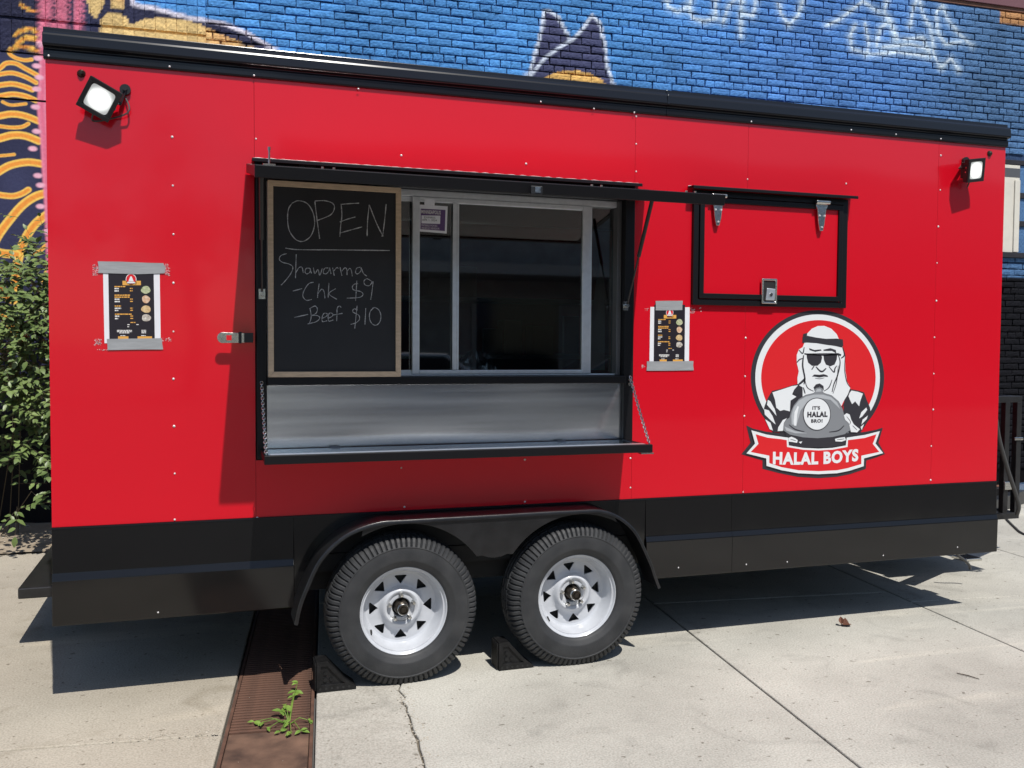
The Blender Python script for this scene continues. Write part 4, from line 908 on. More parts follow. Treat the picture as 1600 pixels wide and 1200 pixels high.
# ---- hasp left of the opening
hx0, hx1, hz = 0.662, 0.775, 1.568
hp = [(hx1, hz-0.021)]+[(hx0+0.024-0.024*math.sin(t), hz-0.024*math.cos(t)) for t in np.linspace(0.2, math.pi-0.2, 12)]+[(hx1, hz+0.021)]
hs = MB().prism(hp, -0.056, -0.051).build('hasp', 'chrome', tr, bevel=0.0015)
MB().box(0.700, 0.722, -0.0575, -0.0565, hz-0.011, hz+0.011).build('hasp_slot', 'red', hs); MB().box(0.752, 0.812, -0.050, -0.0005, hz-0.02, hz+0.022).tube([(0.757, -0.056, hz-0.024), (0.757, -0.056, hz+0.026)], 0.007, 8).build('hasp_knuckle', 'pipe', hs, bevel=0.002)

# ---- floodlights
def flood(c, nrm, roll, w_, h_, mount, swing):
    c = Vector(c); n_ = Vector(nrm).normalized(); rx = n_.cross(Vector((0, 0, 1))).normalized()*-1
    uz = rx.cross(n_).normalized()
    if uz.z < 0: uz = -uz
    cr, sr = math.cos(roll), math.sin(roll); a = rx*cr-uz*sr; b = rx*sr+uz*cr
    def P(i, j, k): return c+a*(i*w_/2)+b*(j*h_/2)+n_*k
    def fr(s0, k0, s1, k1, m):
        vs = [P(i*s0, j*s0, k0) for i, j in ((-1, -1), (1, -1), (1, 1), (-1, 1))]+[P(i*s1, j*s1, k1) for i, j in ((-1, -1), (1, -1), (1, 1), (-1, 1))]
        m.add(vs, [(0, 1, 2, 3), (7, 6, 5, 4), (0, 4, 5, 1), (1, 5, 6, 2), (2, 6, 7, 3), (3, 7, 4, 0)])
    m = MB(); fr(1.0, 0.0, 0.94, -0.028, m); fr(0.80, -0.0282, 0.62, -0.055, m)
    for k in range(5): m.bar(P(-0.7+0.35*k, -0.7, -0.048), P(-0.7+0.35*k, 0.7, -0.048), 0.004, 0.024, n_)
    o = m.build('floodlight', 'pipe', tr, loc=tuple(c), bevel=0.003)
    r = MB()
    for (i0, i1, j0, j1) in ((-1, 1, -1, -0.74), (-1, 1, 0.74, 1), (-1, -0.74, -0.739, 0.739), (0.74, 1, -0.739, 0.739)):
        vs = [P(i, j, k) for k in (0.0005, 0.007) for i, j in ((i0, j0), (i1, j0), (i1, j1), (i0, j1))]; r.add(vs, [(0, 1, 2, 3), (7, 6, 5, 4), (0, 4, 5, 1), (1, 5, 6, 2), (2, 6, 7, 3), (3, 7, 4, 0)])
    r.build('bezel', 'pipe', o, bevel=0.002)
    l = MB(); pts = []
    for t in range(28):
        an = 2*math.pi*t/28; e = 0.26; ci, si = math.cos(an), math.sin(an); pts.append((0.72*math.copysign(abs(ci)**e, ci), 0.72*math.copysign(abs(si)**e, si)))
    l.add([P(i, j, 0.003) for i, j in pts]+[P(i, j, 0.0006) for i, j in pts], [tuple(range(28)), tuple(range(55, 27, -1))]+[(i, 28+i, 28+(i+1) % 28, (i+1) % 28) for i in range(28)]); l.build('lens', 'lamp', o)
    mt = Vector(mount); y = MB(); e1 = P(swing, 0.35, -0.02)
    y.bar(e1, P(swing*1.06, 0.2, -0.05), 0.016, 0.004); y.bar(P(swing*1.06, 0.2, -0.05), mt-Vector((0, 0.012, 0)), 0.018, 0.005); y.tube([mt-Vector((0, 0.016, 0)), mt], 0.022, 14); y.tube([mt-Vector((0, 0.03, 0)), mt-Vector((0, 0.01, 0))], 0.009, 8)
    y.tube([e1-a*0.004, e1+a*0.012], 0.008, 8)
    y.build('bracket', 'pipe', o)
    for q in (0.3, -0.1): MB().tube([P(swing*0.99, q, -0.012), P(swing*1.05, q, -0.012)], 0.0045, 8).build('bolt', 'chrome', o)
    cab = [P(0, -0.9, -0.03), P(0.1, -1.15, -0.035)-Vector((0, -0.02, 0.02)), mt+Vector((0.01, -0.03, -0.10)), mt+Vector((0.0, -0.008, -0.03))]
    MB().tube([Vector(q) for q in smooth_path([tuple(v) for v in cab], 5)], 0.0035, 6).build('lead', 'cable', o, smooth=True)
flood(T(155.5, 155, -0.082), (-0.06, -0.93, -0.36), R(29), 0.135, 0.135, T(196, 141), 0.98)
flood(T(1524.5, 266, -0.095), (0.12, -0.97, -0.20), R(-9), 0.128, 0.128, T(1507, 252), -0.96)

# ---- rear step bumper, tongue cage, drain hose
bp = MB().box(-0.282, 0.02, 0.848, 2.16, 0.266, 0.320).build('rear_step', 'pipe', tr, bevel=0.006)
for y in (1.0, 1.95): MB().box(0.0205, 0.40, y, y+0.06, 0.27, 0.399).build('step_bracket', 'under', bp)
cg = empty('tongue_cage', (5.4, 1.0, 0.4), parent=tr)
cx0, cx1, cy0, cy1, cz0, cz1 = 5.05, 5.80, 0.62, 1.55, 0.42, 1.205
for x in (cx0, cx1-0.10, cx1):
    for y in (cy0, cy1): MB().box(x-0.02, x+0.02, y-0.02, y+0.02, cz0+0.021, cz1-0.021).build('upright', 'pipe', cg, bevel=0.003)
for z in (cz0, cz1):
    for y in (cy0, cy1): MB().box(5.001, cx1+0.02, y-0.021, y+0.021, z-0.021, z+0.021).build('rail', 'pipe', cg, bevel=0.003)
    for x in (cx0, cx1): MB().box(x-0.0205, x+0.0205, cy0+0.022, cy1-0.022, z-0.0205, z+0.0205).build('rail', 'pipe', cg, bevel=0.003)
MB().bar((5.0, 0.4, 0.45), (6.35, 1.08, 0.45), 0.06, 0.10).bar((5.0, 1.85, 0.45), (6.35, 1.16, 0.45), 0.06, 0.10).build('tongue', 'pipe', cg, bevel=0.004)
MB().tube([(6.3, 1.12, 0.49), (6.5, 1.12, 0.50)], 0.05, 12).tube([(5.9, 1.12, 0.1), (5.9, 1.12, 0.95)], 0.032, 12).box(5.83, 5.97, 1.05, 1.19, 0.0, 0.02).build('coupler_and_jack', 'chrome', cg, bevel=0.003)
MB().box(5.03, cx1-0.022, cy0+0.022, cy1-0.022, cz0-0.012, cz0+0.012).build('shadow_plate', 'pipe', cg)  # solid plate added so the open cage casts a solid shadow
MB().box(5.2, 5.62, 0.8, 1.35, 0.445, 0.86).build('gas_box', 'under', cg, bevel=0.01)
MB().box(cx1-0.125, cx1-0.06, cy0-0.035, cy0-0.021, 0.60, 0.655).build('hose_clamp', 'chrome', cg, bevel=0.004); MB().box(cx1-0.045, cx1+0.03, cy0-0.03, cy0-0.021, 0.93, 0.95).build('hose_clamp', 'chrome', cg, bevel=0.004)
hp_ = [T(1556, 655, 0.35), T(1562, 690, 0.40), T(1575, 735, 0.46), T(1588, 775, 0.5), T(1592, 792, 0.52), T(1589, 804, 0.56)]
MB().tube([Vector(q) for q in smooth_path(hp_, 5)], 0.013, 10).build('hose', 'cable', cg, smooth=True)
hz_ = [T(1493, 858, 0.5), T(1497, 868, 0.5), T(1508, 876, 0.5), T(1515, 884, 0.5), T(1516, 890, 0.5)]
MB().tube([Vector(q) for q in smooth_path(hz_, 4)], 0.009, 8).build('drain_hose', 'cable', tr, smooth=True)

# ---- flat print helpers (vinyl, paper): polygons in the trailer's side plane
def flat(name, polys, m, parent, y, mapf, th=0.0004):
    mb = MB()
    for q in polys:
        mb.prism([mapf(*p) for p in q], -y, -y+th)
    return mb.build(name, m, parent)
def ell(cx, cy, rx, ry, n=64, a0=0, a1=2*math.pi):
    return [(cx+rx*math.cos(a0+(a1-a0)*k/n), cy+ry*math.sin(a0+(a1-a0)*k/n)) for k in range(n)]
def stroke_poly(pts, wd):                           # tapered ribbon round a smooth path
    p = smooth_path(pts, 5); n = len(p); L = []; Rr = []
    for i in range(n):
        d = p[min(i+1, n-1)]-p[max(i-1, 0)]; d = d/(np.linalg.norm(d)+1e-9); nn = np.array([-d[1], d[0]]); k = wd/2*(0.55+0.45*math.sin(math.pi*min(1, max(0.06, i/(n-1)))))
        L.append(tuple(p[i]+nn*k)); Rr.append(tuple(p[i]-nn*k))
    return L+Rr[::-1]
def ribbons(name, strokes, wd, m, parent, y, mapf, th=0.0004):
    mb = MB()
    for pts in strokes:
        p = smooth_path(pts, 6); n = len(p); vs = []
        for i in range(n):
            d = p[min(i+1, n-1)]-p[max(i-1, 0)]; d = d/(np.linalg.norm(d)+1e-9); nn = np.array([-d[1], d[0]]); k = wd/2*(0.8+0.25*math.sin(i*1.1+pts[0][0]))
            for q in (p[i]+nn*k, p[i]-nn*k):
                X, Z = mapf(*q); vs.append((X, -y, Z))
        mb.add(vs, [(2*i, 2*i+1, 2*i+3, 2*i+2) for i in range(n-1)])
    o = mb.build(name, m, parent); return o
def text_part(name, s, m, parent, y, x0, x1, zb, zt, bold=0.03, arc=0.0, th=0.0004):
    cu = bpy.data.curves.new('text', 'FONT'); cu.body = s; cu.size = 1; cu.offset = bold; cu.resolution_u = 3; cu.space_character = 1.0+bold*2.6
    ob = bpy.data.objects.new('text', cu); COL.objects.link(ob); bpy.context.view_layer.update()
    me = bpy.data.meshes.new_from_object(ob.evaluated_get(bpy.context.evaluated_depsgraph_get()))
    bpy.data.objects.remove(ob); bpy.data.curves.remove(cu)
    a = np.array([v.co[:] for v in me.vertices]); lo = a.min(0); hi = a.max(0)
    mb = MB(); f = []
    for v in a:
        fx = (v[0]-lo[0])/(hi[0]-lo[0]); fz = (v[1]-lo[1])/(hi[1]-lo[1])
        mb.v.append((x0+(x1-x0)*fx, -y, zb+(zt-zb)*fz+arc*((2*fx-1)**2-0.5)))
    mb.f = [tuple(p.vertices) for p in me.polygons]; bpy.data.meshes.remove(me)
    return mb.build(name, m, parent)

# ---- round logo
def LG(cx, cy):
    p = T(1140+cx/4.138, 470+cy/4.138); return (p[0], p[2])
lo_ = empty('logo_decal', (3.75, -0.001, 1.2), parent=tr)
banner_out = [(108, 806), (150, 826), (235, 846), (345, 858), (345, 800), (760, 800), (770, 858), (870, 848), (945, 834), (990, 820), (962, 918), (1004, 990), (940, 1015), (884, 1032), (880, 1086), (780, 1120), (690, 1138), (570, 1146), (440, 1138), (320, 1114), (212, 1086), (212, 1032), (150, 1014), (76, 992), (134, 918)]
flat('disc_outline', [ell(568, 496, 431, 435, 96)], 'logo_dark', lo_, 0.0006, LG); flat('banner_outline', [banner_out], 'logo_dark', lo_, 0.0010, LG)
flat('disc_ring', [ell(568, 497, 403, 409, 96)], 'logo_white', lo_, 0.0014, LG); flat('disc_field', [ell(573, 497, 370, 372, 96)], 'logo_red', lo_, 0.0018, LG)
# figure: jacket, headcloth, face
head = [(486, 262), (497, 215), (530, 180), (570, 163), (610, 162), (655, 180), (690, 215), (705, 250), (728, 300), (745, 350), (746, 450), (757, 520), (778, 560), (772, 590), (740, 640), (715, 690), (690, 740), (480, 740), (470, 640), (470, 560), (438, 540), (436, 500), (445, 455), (432, 400), (432, 350), (446, 315), (470, 300)]
jack = [(262, 600), (275, 582), (330, 570), (400, 548), (440, 538), (475, 545), (480, 760), (730, 760), (740, 640), (775, 570), (830, 580), (868, 592), (885, 640), (906, 690), (914, 740), (880, 800), (845, 850), (280, 850), (240, 790), (220, 740), (222, 690), (240, 640)]
flat('jacket', [jack], 'logo_dark', lo_, 0.0022, LG)
jw = [[(275, 592), (330, 575), (400, 552), (440, 546), (415, 575), (402, 605), (430, 620), (392, 645), (388, 715), (350, 705), (325, 712), (300, 690), (292, 640)], [(786, 580), (828, 588), (860, 600), (842, 650), (836, 682), (810, 650), (790, 668), (776, 640), (764, 610)],
      [(246, 640), (262, 650), (290, 700), (302, 745), (276, 712), (240, 672)], [(222, 700), (252, 708), (276, 745), (296, 800), (262, 770), (226, 735)], [(228, 765), (262, 788), (278, 838), (258, 830)], [(850, 720), (882, 690), (888, 705), (855, 748), (836, 760)], [(858, 768), (892, 742), (884, 765), (850, 800)], [(845, 815), (868, 796), (852, 835)]]
for q in jw: flat('jacket_fold', [q], 'logo_white', lo_, 0.0026, LG)
flat('headcloth', [head], 'logo_white', lo_, 0.0030, LG)
dk = [[(470, 232), (500, 226), (560, 238), (620, 246), (690, 244), (730, 250), (733, 290), (722, 302), (680, 292), (620, 284), (560, 274), (500, 270), (468, 272)],       # head cord
      [(474, 214), (500, 208), (498, 226), (472, 228)],
      [(495, 346), (540, 344), (590, 352), (596, 366), (588, 400), (566, 420), (530, 420), (506, 400), (498, 372)], [(604, 352), (650, 344), (694, 346), (690, 380), (676, 412), (648, 424), (620, 412), (608, 384)], [(480, 338), (500, 340), (700, 338), (720, 346), (716, 358), (694, 352), (600, 356), (498, 350), (482, 348)],
      [(512, 306), (546, 318), (588, 314), (592, 322), (550, 330), (514, 318)], [(604, 316), (650, 306), (684, 318), (688, 340), (660, 324), (606, 324)],
      [(530, 490), (545, 476), (580, 478), (606, 474), (630, 482), (634, 492), (606, 490), (580, 496), (548, 490)],
      stroke_poly([(556, 426), (580, 452), (600, 456), (622, 436)], 11), stroke_poly([(545, 420), (528, 446)], 7), stroke_poly([(640, 425), (672, 462), (678, 440), (690, 420)], 8),
      stroke_poly([(446, 318), (470, 340), (480, 300)], 8), stroke_poly([(476, 352), (470, 420), (484, 500), (478, 540)], 11), stroke_poly([(432, 400), (450, 380), (474, 372)], 8), stroke_poly([(440, 545), (470, 520), (486, 500)], 14),
      stroke_poly([(700, 350), (712, 400), (696, 480), (672, 540), (660, 590)], 8), stroke_poly([(728, 300), (740, 350), (718, 372)], 9), stroke_poly([(745, 350), (742, 450), (756, 525), (778, 560)], 6), stroke_poly([(700, 420), (690, 520), (666, 600)], 5),
      stroke_poly([(484, 510), (500, 560), (540, 585)], 6), stroke_poly([(660, 510), (640, 560), (606, 585)], 6), [(540, 560), (556, 540), (580, 534), (604, 550), (608, 580), (598, 566), (580, 556), (560, 562), (548, 578)],
      stroke_poly([(486, 600), (474, 560)], 8), stroke_poly([(720, 700), (760, 620), (778, 570)], 8), stroke_poly([(735, 690), (752, 650)], 5), stroke_poly([(410, 600), (450, 610), (400, 660), (395, 690)], 7), stroke_poly([(550, 500), (580, 504), (610, 498)], 4)]
flat('figure_lines', dk, 'logo_dark', lo_, 0.0034, LG)
# cloche on a tray, held in two hands
flat('tray_shadow', [[(355, 850), (760, 850), (748, 905), (745, 930), (640, 948), (470, 948), (374, 932), (370, 900)]], 'logo_dark', lo_, 0.0038, LG)
dome = [(342, 835), (346, 795), (362, 770), (384, 755), (394, 715), (412, 675), (445, 635), (490, 610), (540, 598), (552, 588), (544, 575), (560, 562), (585, 560), (604, 572), (598, 588), (608, 598), (655, 612), (700, 650), (728, 700), (740, 752), (766, 768), (780, 795), (778, 835), (740, 862), (660, 880), (565, 888), (470, 882), (385, 864)]
flat('cloche_outline', [[(568+(x-568)*1.012, 730+(y-730)*1.014) for x, y in dome]], 'logo_dark', lo_, 0.0042, LG)
flat('cloche', [dome], 'logo_grey', lo_, 0.0046, LG)
flat('cloche_light', [[(396, 742), (410, 690), (445, 645), (492, 618), (545, 606), (600, 606), (652, 622), (690, 655), (712, 700), (650, 640), (570, 628), (500, 650), (455, 710), (430, 800), (398, 800)], [(552, 590), (562, 570), (585, 568), (592, 586)], [(352, 812), (420, 842), (500, 856), (420, 856), (362, 838)]], 'logo_light', lo_, 0.0050, LG)
flat('cloche_glint', [[(410, 780), (416, 720), (436, 680), (444, 684), (432, 740), (428, 808), (412, 806)]], 'logo_white', lo_, 0.0054, LG)
flat('cloche_rim_line', [stroke_poly([(380, 800), (420, 830), (480, 846)], 7), stroke_poly([(640, 848), (700, 838), (736, 806)], 7)], 'logo_dark', lo_, 0.0054, LG)
flat('badge_outline', [ell(560, 732, 90, 106, 48)], 'logo_dark', lo_, 0.0058, LG); flat('badge', [ell(560, 732, 85, 101, 48)], 'logo_white', lo_, 0.0062, LG)
for q in [[(734, 740), (752, 726), (772, 735), (782, 770), (800, 800), (838, 830), (820, 850), (780, 848), (766, 790), (742, 768)], [(376, 886), (396, 878), (420, 888), (436, 900), (432, 918), (400, 912), (378, 910)], [(676, 892), (700, 886), (740, 880), (748, 900), (720, 910), (680, 908)], [(340, 770), (366, 758), (346, 790), (340, 840), (306, 842), (310, 818)], [(442, 912), (466, 908), (456, 924)]]: flat('hand', [q], 'logo_white', lo_, 0.0062, LG)
flat('hand_lines', [stroke_poly([(752, 748), (776, 780), (770, 800)], 4), stroke_poly([(390, 894), (424, 904)], 4), stroke_poly([(690, 898), (736, 892)], 4), stroke_poly([(790, 806), (820, 836)], 4)], 'logo_dark', lo_, 0.0066, LG)
# banner faces leave the cloche standing in front
bw = [(136, 836), (235, 864), (345, 880), (374, 884), (378, 934), (470, 950), (570, 955), (660, 950), (746, 934), (752, 884), (870, 866), (966, 842), (938, 922), (988, 984), (864, 1018), (862, 1068), (770, 1098), (690, 1114), (570, 1120), (440, 1114), (330, 1094), (234, 1066), (232, 1018), (104, 986), (160, 922)]
flat('banner_white', [bw], 'logo_white', lo_, 0.0070, LG)
br_ = [(164, 862), (240, 884), (330, 894), (364, 900), (366, 944), (470, 962), (570, 967), (660, 962), (758, 944), (760, 900), (868, 886), (944, 862), (920, 924), (962, 976), (846, 1000), (846, 1054), (760, 1080), (690, 1094), (570, 1100), (440, 1094), (330, 1074), (252, 1048), (252, 1000), (132, 976), (182, 924)]
flat('banner_red', [br_], 'logo_red', lo_, 0.0074, LG)
a = LG(274, 1040); b = LG(826, 1035); c = LG(550, 958)
text_part('lettering', 'HALAL BOYS', 'logo_white', lo_, 0.0080, a[0], b[0], LG(550, 1052)[1], LG(550, 970)[1], 0.050, 0.010)
for s, x0, x1, yb, yt, bo in (("IT'S", 530, 580, 704, 680, 0.05), ('HALAL', 497, 628, 752, 716, 0.065), ('BRO!', 522, 596, 788, 764, 0.05)):
    text_part('lettering', s, 'logo_dark', lo_, 0.0066, LG(x0, yb)[0], LG(x1, yb)[0], LG((x0+x1)/2, yb)[1], LG((x0+x1)/2, yt)[1], bo)

# ================================================================== THINGS ON AND ROUND THE TRAILER
# ---- taped menus
def menu(mapf, paper, black, tapes, label, residue, logo_at):
    c = mapf(*paper[0]); c2 = mapf(*paper[2])
    e = empty('menu_poster', ((c[0]+c2[0])/2, -0.001, min(c[1], c2[1]))); tag(e, label, 'menu', 'paper menus taped to the trailer')
    flat('sheet', [paper], 'paper', e, 0.0012, mapf); flat('printed_ground', [black], 'ink', e, 0.0018, mapf)
    A, B, C_, D = [np.array(q, float) for q in black]
    def U(u, v): q = (A*(1-u)+B*u)*(1-v)+(D*(1-u)+C_*u)*v; return mapf(*q)
    def bx(u0, u1, v0, v1): return [(u0, v0), (u1, v0), (u1, v1), (u0, v1)]
    rr = random.Random(5)
    def words(u0, u1, v, h):
        out = []; u = u0
        while u < u1:
            wv = rr.uniform(0.03, 0.07); out.append([(u, v+rr.uniform(0, .003)), (min(u+wv, u1), v+rr.uniform(0, .003)), (min(u+wv, u1), v+h), (u, v+h)]); u += wv+0.010
        return out
    white = []; orange = []
    for q in (bx(0.31, 0.715, 0.175, 0.236), bx(0.19, 0.42, 0.945, 0.985), bx(0.62, 0.94, 0.945, 0.985)): flat('orange_bar', [q], 'orange_ink', e, 0.0024, U)
    for v, u1 in ((0.245, 0.37), (0.365, 0.47), (0.392, 0.46), (0.515, 0.27), (0.628, 0.50)): orange += words(0.13, u1, v, 0.018)
    for v in (0.272, 0.305, 0.420, 0.452, 0.545, 0.575, 0.655, 0.688): white += words(0.13, 0.20+0.07*rr.random(), v, 0.020); orange += words(0.47, 0.53, v, 0.016)
    orange += words(0.47, 0.58, 0.745, 0.014); white += words(0.40, 0.45, 0.775, 0.014)+words(0.60, 0.66, 0.775, 0.012)+words(0.40, 0.44, 0.805, 0.012)
    for v in (0.855, 0.872, 0.889): white += words(0.17+(0.05 if v > 0.88 else 0), 0.50-(0.05 if v > 0.88 else 0), v, 0.014); white += words(0.71, 0.81, v, 0.013)
    white += words(0.24, 0.36, 0.928, 0.012)+words(0.70, 0.80, 0.928, 0.012)
    flat('white_print', white, 'white_ink', e, 0.0024, U)['kind'] = 'stuff'; flat('orange_print', orange, 'orange_ink', e, 0.0024, U)['kind'] = 'stuff'
    for (v, m, k) in ((0.30, 'food_a', 1), (0.432, 'food_b', 0.85), (0.568, 'food_c', 1), (0.688, 'food_d', 0.95)):
        flat('dish_picture', [[(0.82+0.105*k*math.cos(t)*(1+0.08*math.sin(3*t+v*20)), v+0.052*math.sin(t)*(1+0.06*math.cos(2*t+v*9))) for t in np.linspace(0, 6.1, 22)]], m, e, 0.0024, U)
    flat('round_emblem', [[(0.5+0.118*math.cos(t), logo_at+0.078*math.sin(t)) for t in np.linspace(0, 6.15, 30)]], 'logo_white', e, 0.0024, U)
    flat('emblem_field', [[(0.5+0.105*math.cos(t), logo_at+0.069*math.sin(t)) for t in np.linspace(0, 6.15, 30)]], 'logo_red', e, 0.0028, U)
    flat('emblem_figure', [[(0.44, logo_at+0.03), (0.46, logo_at), (0.485, logo_at-0.04), (0.515, logo_at-0.04), (0.54, logo_at), (0.56, logo_at+0.03)], [(0.41, logo_at+0.035), (0.59, logo_at+0.035), (0.58, logo_at+0.055), (0.42, logo_at+0.055)]], 'logo_white', e, 0.0032, U)
    p0 = U(0.42, 0.222); p1 = U(0.62, 0.190); text_part('lettering', 'MENU', 'ink', e, 0.0030, p0[0], p1[0], p0[1], p1[1], 0.02)
    for q in tapes:
        o = flat('tape', [q], 'grey_tape', e, 0.0040, mapf, 0.0012)
    rs = []
    for (x0, x1, y0, y1, n_) in residue:
        for k in range(n_):
            cx, cy = rr.uniform(x0, x1), rr.uniform(y0, y1); s = rr.uniform(2, 9); rs.append([(cx+s*rr.uniform(.5, 1.6)*math.cos(t), cy+s*rr.uniform(.4, 1.2)*math.sin(t)) for t in np.linspace(0, 5.2, 6)])
    flat('tape_residue', rs, 'residue', e, 0.0010, mapf)['kind'] = 'stuff'
menu(lambda x, y: tuple(T(130+x/7.056, 390+y/7.056)[[0, 2]]), [(218, 200), (843, 205), (855, 1030), (235, 1032)], [(276, 205), (776, 205), (790, 1000), (290, 1000)],
     [[(160, 130), (420, 134), (700, 146), (885, 150), (905, 200), (898, 262), (600, 272), (300, 262), (165, 258), (172, 200)], [(262, 985), (500, 982), (866, 977), (872, 1040), (882, 1100), (600, 1102), (270, 1108), (268, 1050)]],
     'taped black menu poster left of the serving hatch', [(105, 165, 165, 290, 60), (880, 950, 160, 285, 70), (120, 200, 985, 1050, 40), (870, 970, 975, 1010, 22), (140, 290, 1100, 1114, 16)], 0.155)
menu(lambda x, y: tuple(T(1000+x/9.23, 460+y/9.23)[[0, 2]]), [(148, 180), (715, 186), (704, 1000), (134, 1000)], [(205, 150), (648, 150), (640, 985), (195, 985)],
     [[(220, 95), (400, 92), (612, 92), (606, 160), (606, 226), (400, 232), (220, 230), (224, 160)], [(95, 965), (400, 966), (765, 960), (762, 1030), (770, 1094), (400, 1100), (90, 1100), (96, 1040)]],
     'taped black menu poster between serving hatch and side hatch', [(70, 140, 195, 240, 10), (720, 790, 195, 275, 40), (25, 70, 1015, 1065, 14), (840, 890, 190, 250, 4)], 0.135)

# ---- chalkboard standing on the sill
cb = empty('chalkboard', (1.172, -0.02, 1.3957)); tag(cb, 'wood framed chalkboard reading OPEN standing in the serving hatch', 'chalkboard')
BX0, BX1, BZ0, BZ1 = 0.8765, 1.468, 1.3957, 2.2585
MB().box(BX0+0.018, BX1-0.018, -0.026, -0.016, BZ0+0.018, BZ1-0.018).build('board', 'slate', cb)
fwid = 0.0245
for nm, poly in (('frame_rail', [(BX0, BZ0), (BX1, BZ0), (BX1-fwid, BZ0+fwid), (BX0+fwid, BZ0+fwid)]), ('frame_rail', [(BX0, BZ1), (BX0+fwid, BZ1-fwid), (BX1-fwid, BZ1-fwid), (BX1, BZ1)]),
                 ('frame_rail', [(BX0, BZ0+0.0004), (BX0+fwid-0.0004, BZ0+fwid), (BX0+fwid-0.0004, BZ1-fwid), (BX0, BZ1-0.0004)]), ('frame_rail', [(BX1, BZ0+0.0004), (BX1, BZ1-0.0004), (BX1-fwid+0.0004, BZ1-fwid), (BX1-fwid+0.0004, BZ0+fwid)])):
    MB().prism(poly, -0.034, -0.014).build(nm, 'wood', cb, bevel=0.0015)
def CA(x, y): return tuple(T(380+x/5, 220+y/5, -0.027)[[0, 2]])
def CB_(x, y): return tuple(T(400+x/5.217, 380+y/5.217, -0.027)[[0, 2]])
ribbons('chalk_writing', [
 [(380, 490), (430, 468), (500, 490), (545, 560), (558, 650), (530, 740), (470, 785), (410, 770), (360, 700), (347, 610), (355, 530), (388, 482)],
 [(560, 475), (575, 600), (597, 765)], [(560, 470), (640, 468), (700, 490), (712, 530), (680, 580), (580, 622)], [(765, 495), (771, 580), (762, 660), (755, 750)], [(762, 497), (840, 490), (905, 487)], [(755, 634), (815, 612), (876, 595)], [(758, 720), (850, 694), (930, 672)],
 [(968, 745), (972, 620), (985, 500)], [(985, 500), (1040, 640), (1090, 742)], [(1090, 742), (1105, 620), (1117, 495)], [(1080, 744), (1096, 744)], [(330, 838), (430, 850), (700, 852), (1145, 857)]], 8.0, 'chalk', cb, 0.0268, CA)
ribbons('chalk_writing', [
 [(250, 85), (205, 100), (190, 130), (215, 155), (270, 170), (300, 195), (285, 245), (240, 305), (205, 342)], [(328, 90), (325, 180), (322, 285)], [(325, 240), (350, 200), (375, 197), (385, 242)], [(440, 205), (410, 205), (400, 235), (415, 250), (440, 235), (441, 206), (452, 246)],
 [(468, 200), (480, 248), (505, 215), (520, 262), (540, 205)], [(590, 202), (560, 205), (548, 240), (570, 250), (595, 225), (600, 200), (612, 250)], [(625, 200), (638, 265)], [(635, 225), (658, 200), (672, 206)], [(685, 195), (700, 265)], [(700, 228), (725, 200), (740, 215), (742, 260)], [(742, 228), (765, 205), (778, 225), (785, 270)],
 [(850, 195), (820, 205), (812, 240), (830, 250), (855, 225), (858, 200), (875, 245), (903, 268)], [(300, 390), (375, 370)], [(470, 318), (430, 330), (395, 380), (382, 430), (410, 465), (455, 458)], [(515, 330), (505, 400), (502, 445)], [(505, 412), (535, 375), (555, 395), (562, 450)], [(595, 325), (590, 400), (588, 445)], [(650, 370), (595, 412), (660, 458)],
 [(832, 330), (800, 335), (785, 360), (800, 382), (855, 395), (872, 420), (840, 442), (740, 448)], [(822, 305), (812, 470)], [(945, 312), (905, 290), (880, 310), (890, 340), (925, 345), (950, 312)], [(955, 310), (946, 390), (935, 460)],
 [(312, 605), (425, 580)], [(440, 530), (450, 600), (435, 655)], [(435, 535), (480, 512), (500, 535), (490, 570), (455, 590)], [(455, 590), (500, 590), (520, 610), (490, 640), (420, 658)], [(540, 612), (575, 595), (580, 575), (555, 572), (540, 600), (542, 638), (580, 632)], [(590, 612), (622, 595), (625, 575), (600, 570), (588, 600), (595, 635), (630, 625)],
 [(695, 525), (680, 512), (662, 530), (660, 580), (658, 635)], [(630, 585), (705, 572)], [(828, 545), (800, 535), (790, 560), (838, 588), (842, 622), (815, 648), (772, 662)], [(824, 510), (805, 695)], [(895, 530), (888, 662)], [(965, 525), (932, 555), (925, 610), (945, 655), (980, 668), (1010, 640), (1018, 590), (1002, 545), (970, 525), (948, 530)]], 7.0, 'chalk', cb, 0.0268, CB_)

# ---- permit card behind the glass, foil tray inside
pc = empty('permit_card', (1.645, 0.030, 2.08)); tag(pc, 'small purple and white permit card taped in the serving window', 'permit card')
def PM(x, y): return tuple(T(640+x/4, 220+y/4, 0.034)[[0, 2]])
flat('card', [[(62, 398), (238, 410), (232, 580), (60, 566)]], 'paper', pc, -0.0340, PM); flat('purple_field', [[(70, 424), (224, 432), (220, 564), (68, 552)]], 'purple', pc, -0.0334, PM)
flat('date_box', [[(74, 466), (192, 468), (190, 520), (74, 516)]], 'paper', pc, -0.0328, PM); flat('tape', [[(92, 360), (157, 364), (156, 404), (92, 400)]], 'paper', pc, -0.0330, PM)
for s, x0, x1, yb, yt, m, bo in (('MINNEAPOLIS', 72, 194, 458, 434, 'white_ink', 0.02), ('EXPIRES', 92, 160, 486, 474, 'ink', 0.0), ('APR 1, 2024', 78, 170, 504, 490, 'ink', 0.0), ('MOBILE FOOD', 74, 172, 536, 524, 'white_ink', 0.0), ('VEHICLE VENDOR', 72, 186, 553, 541, 'white_ink', 0.0)):
    text_part('lettering', s, m, pc, -0.0322, PM(x0, yb)[0], PM(x1, yb)[0], PM((x0+x1)/2, yb)[1], PM((x0+x1)/2, yt)[1], bo)
ft = MB(); n1, n2 = 22, 12; rf = random.Random(4)
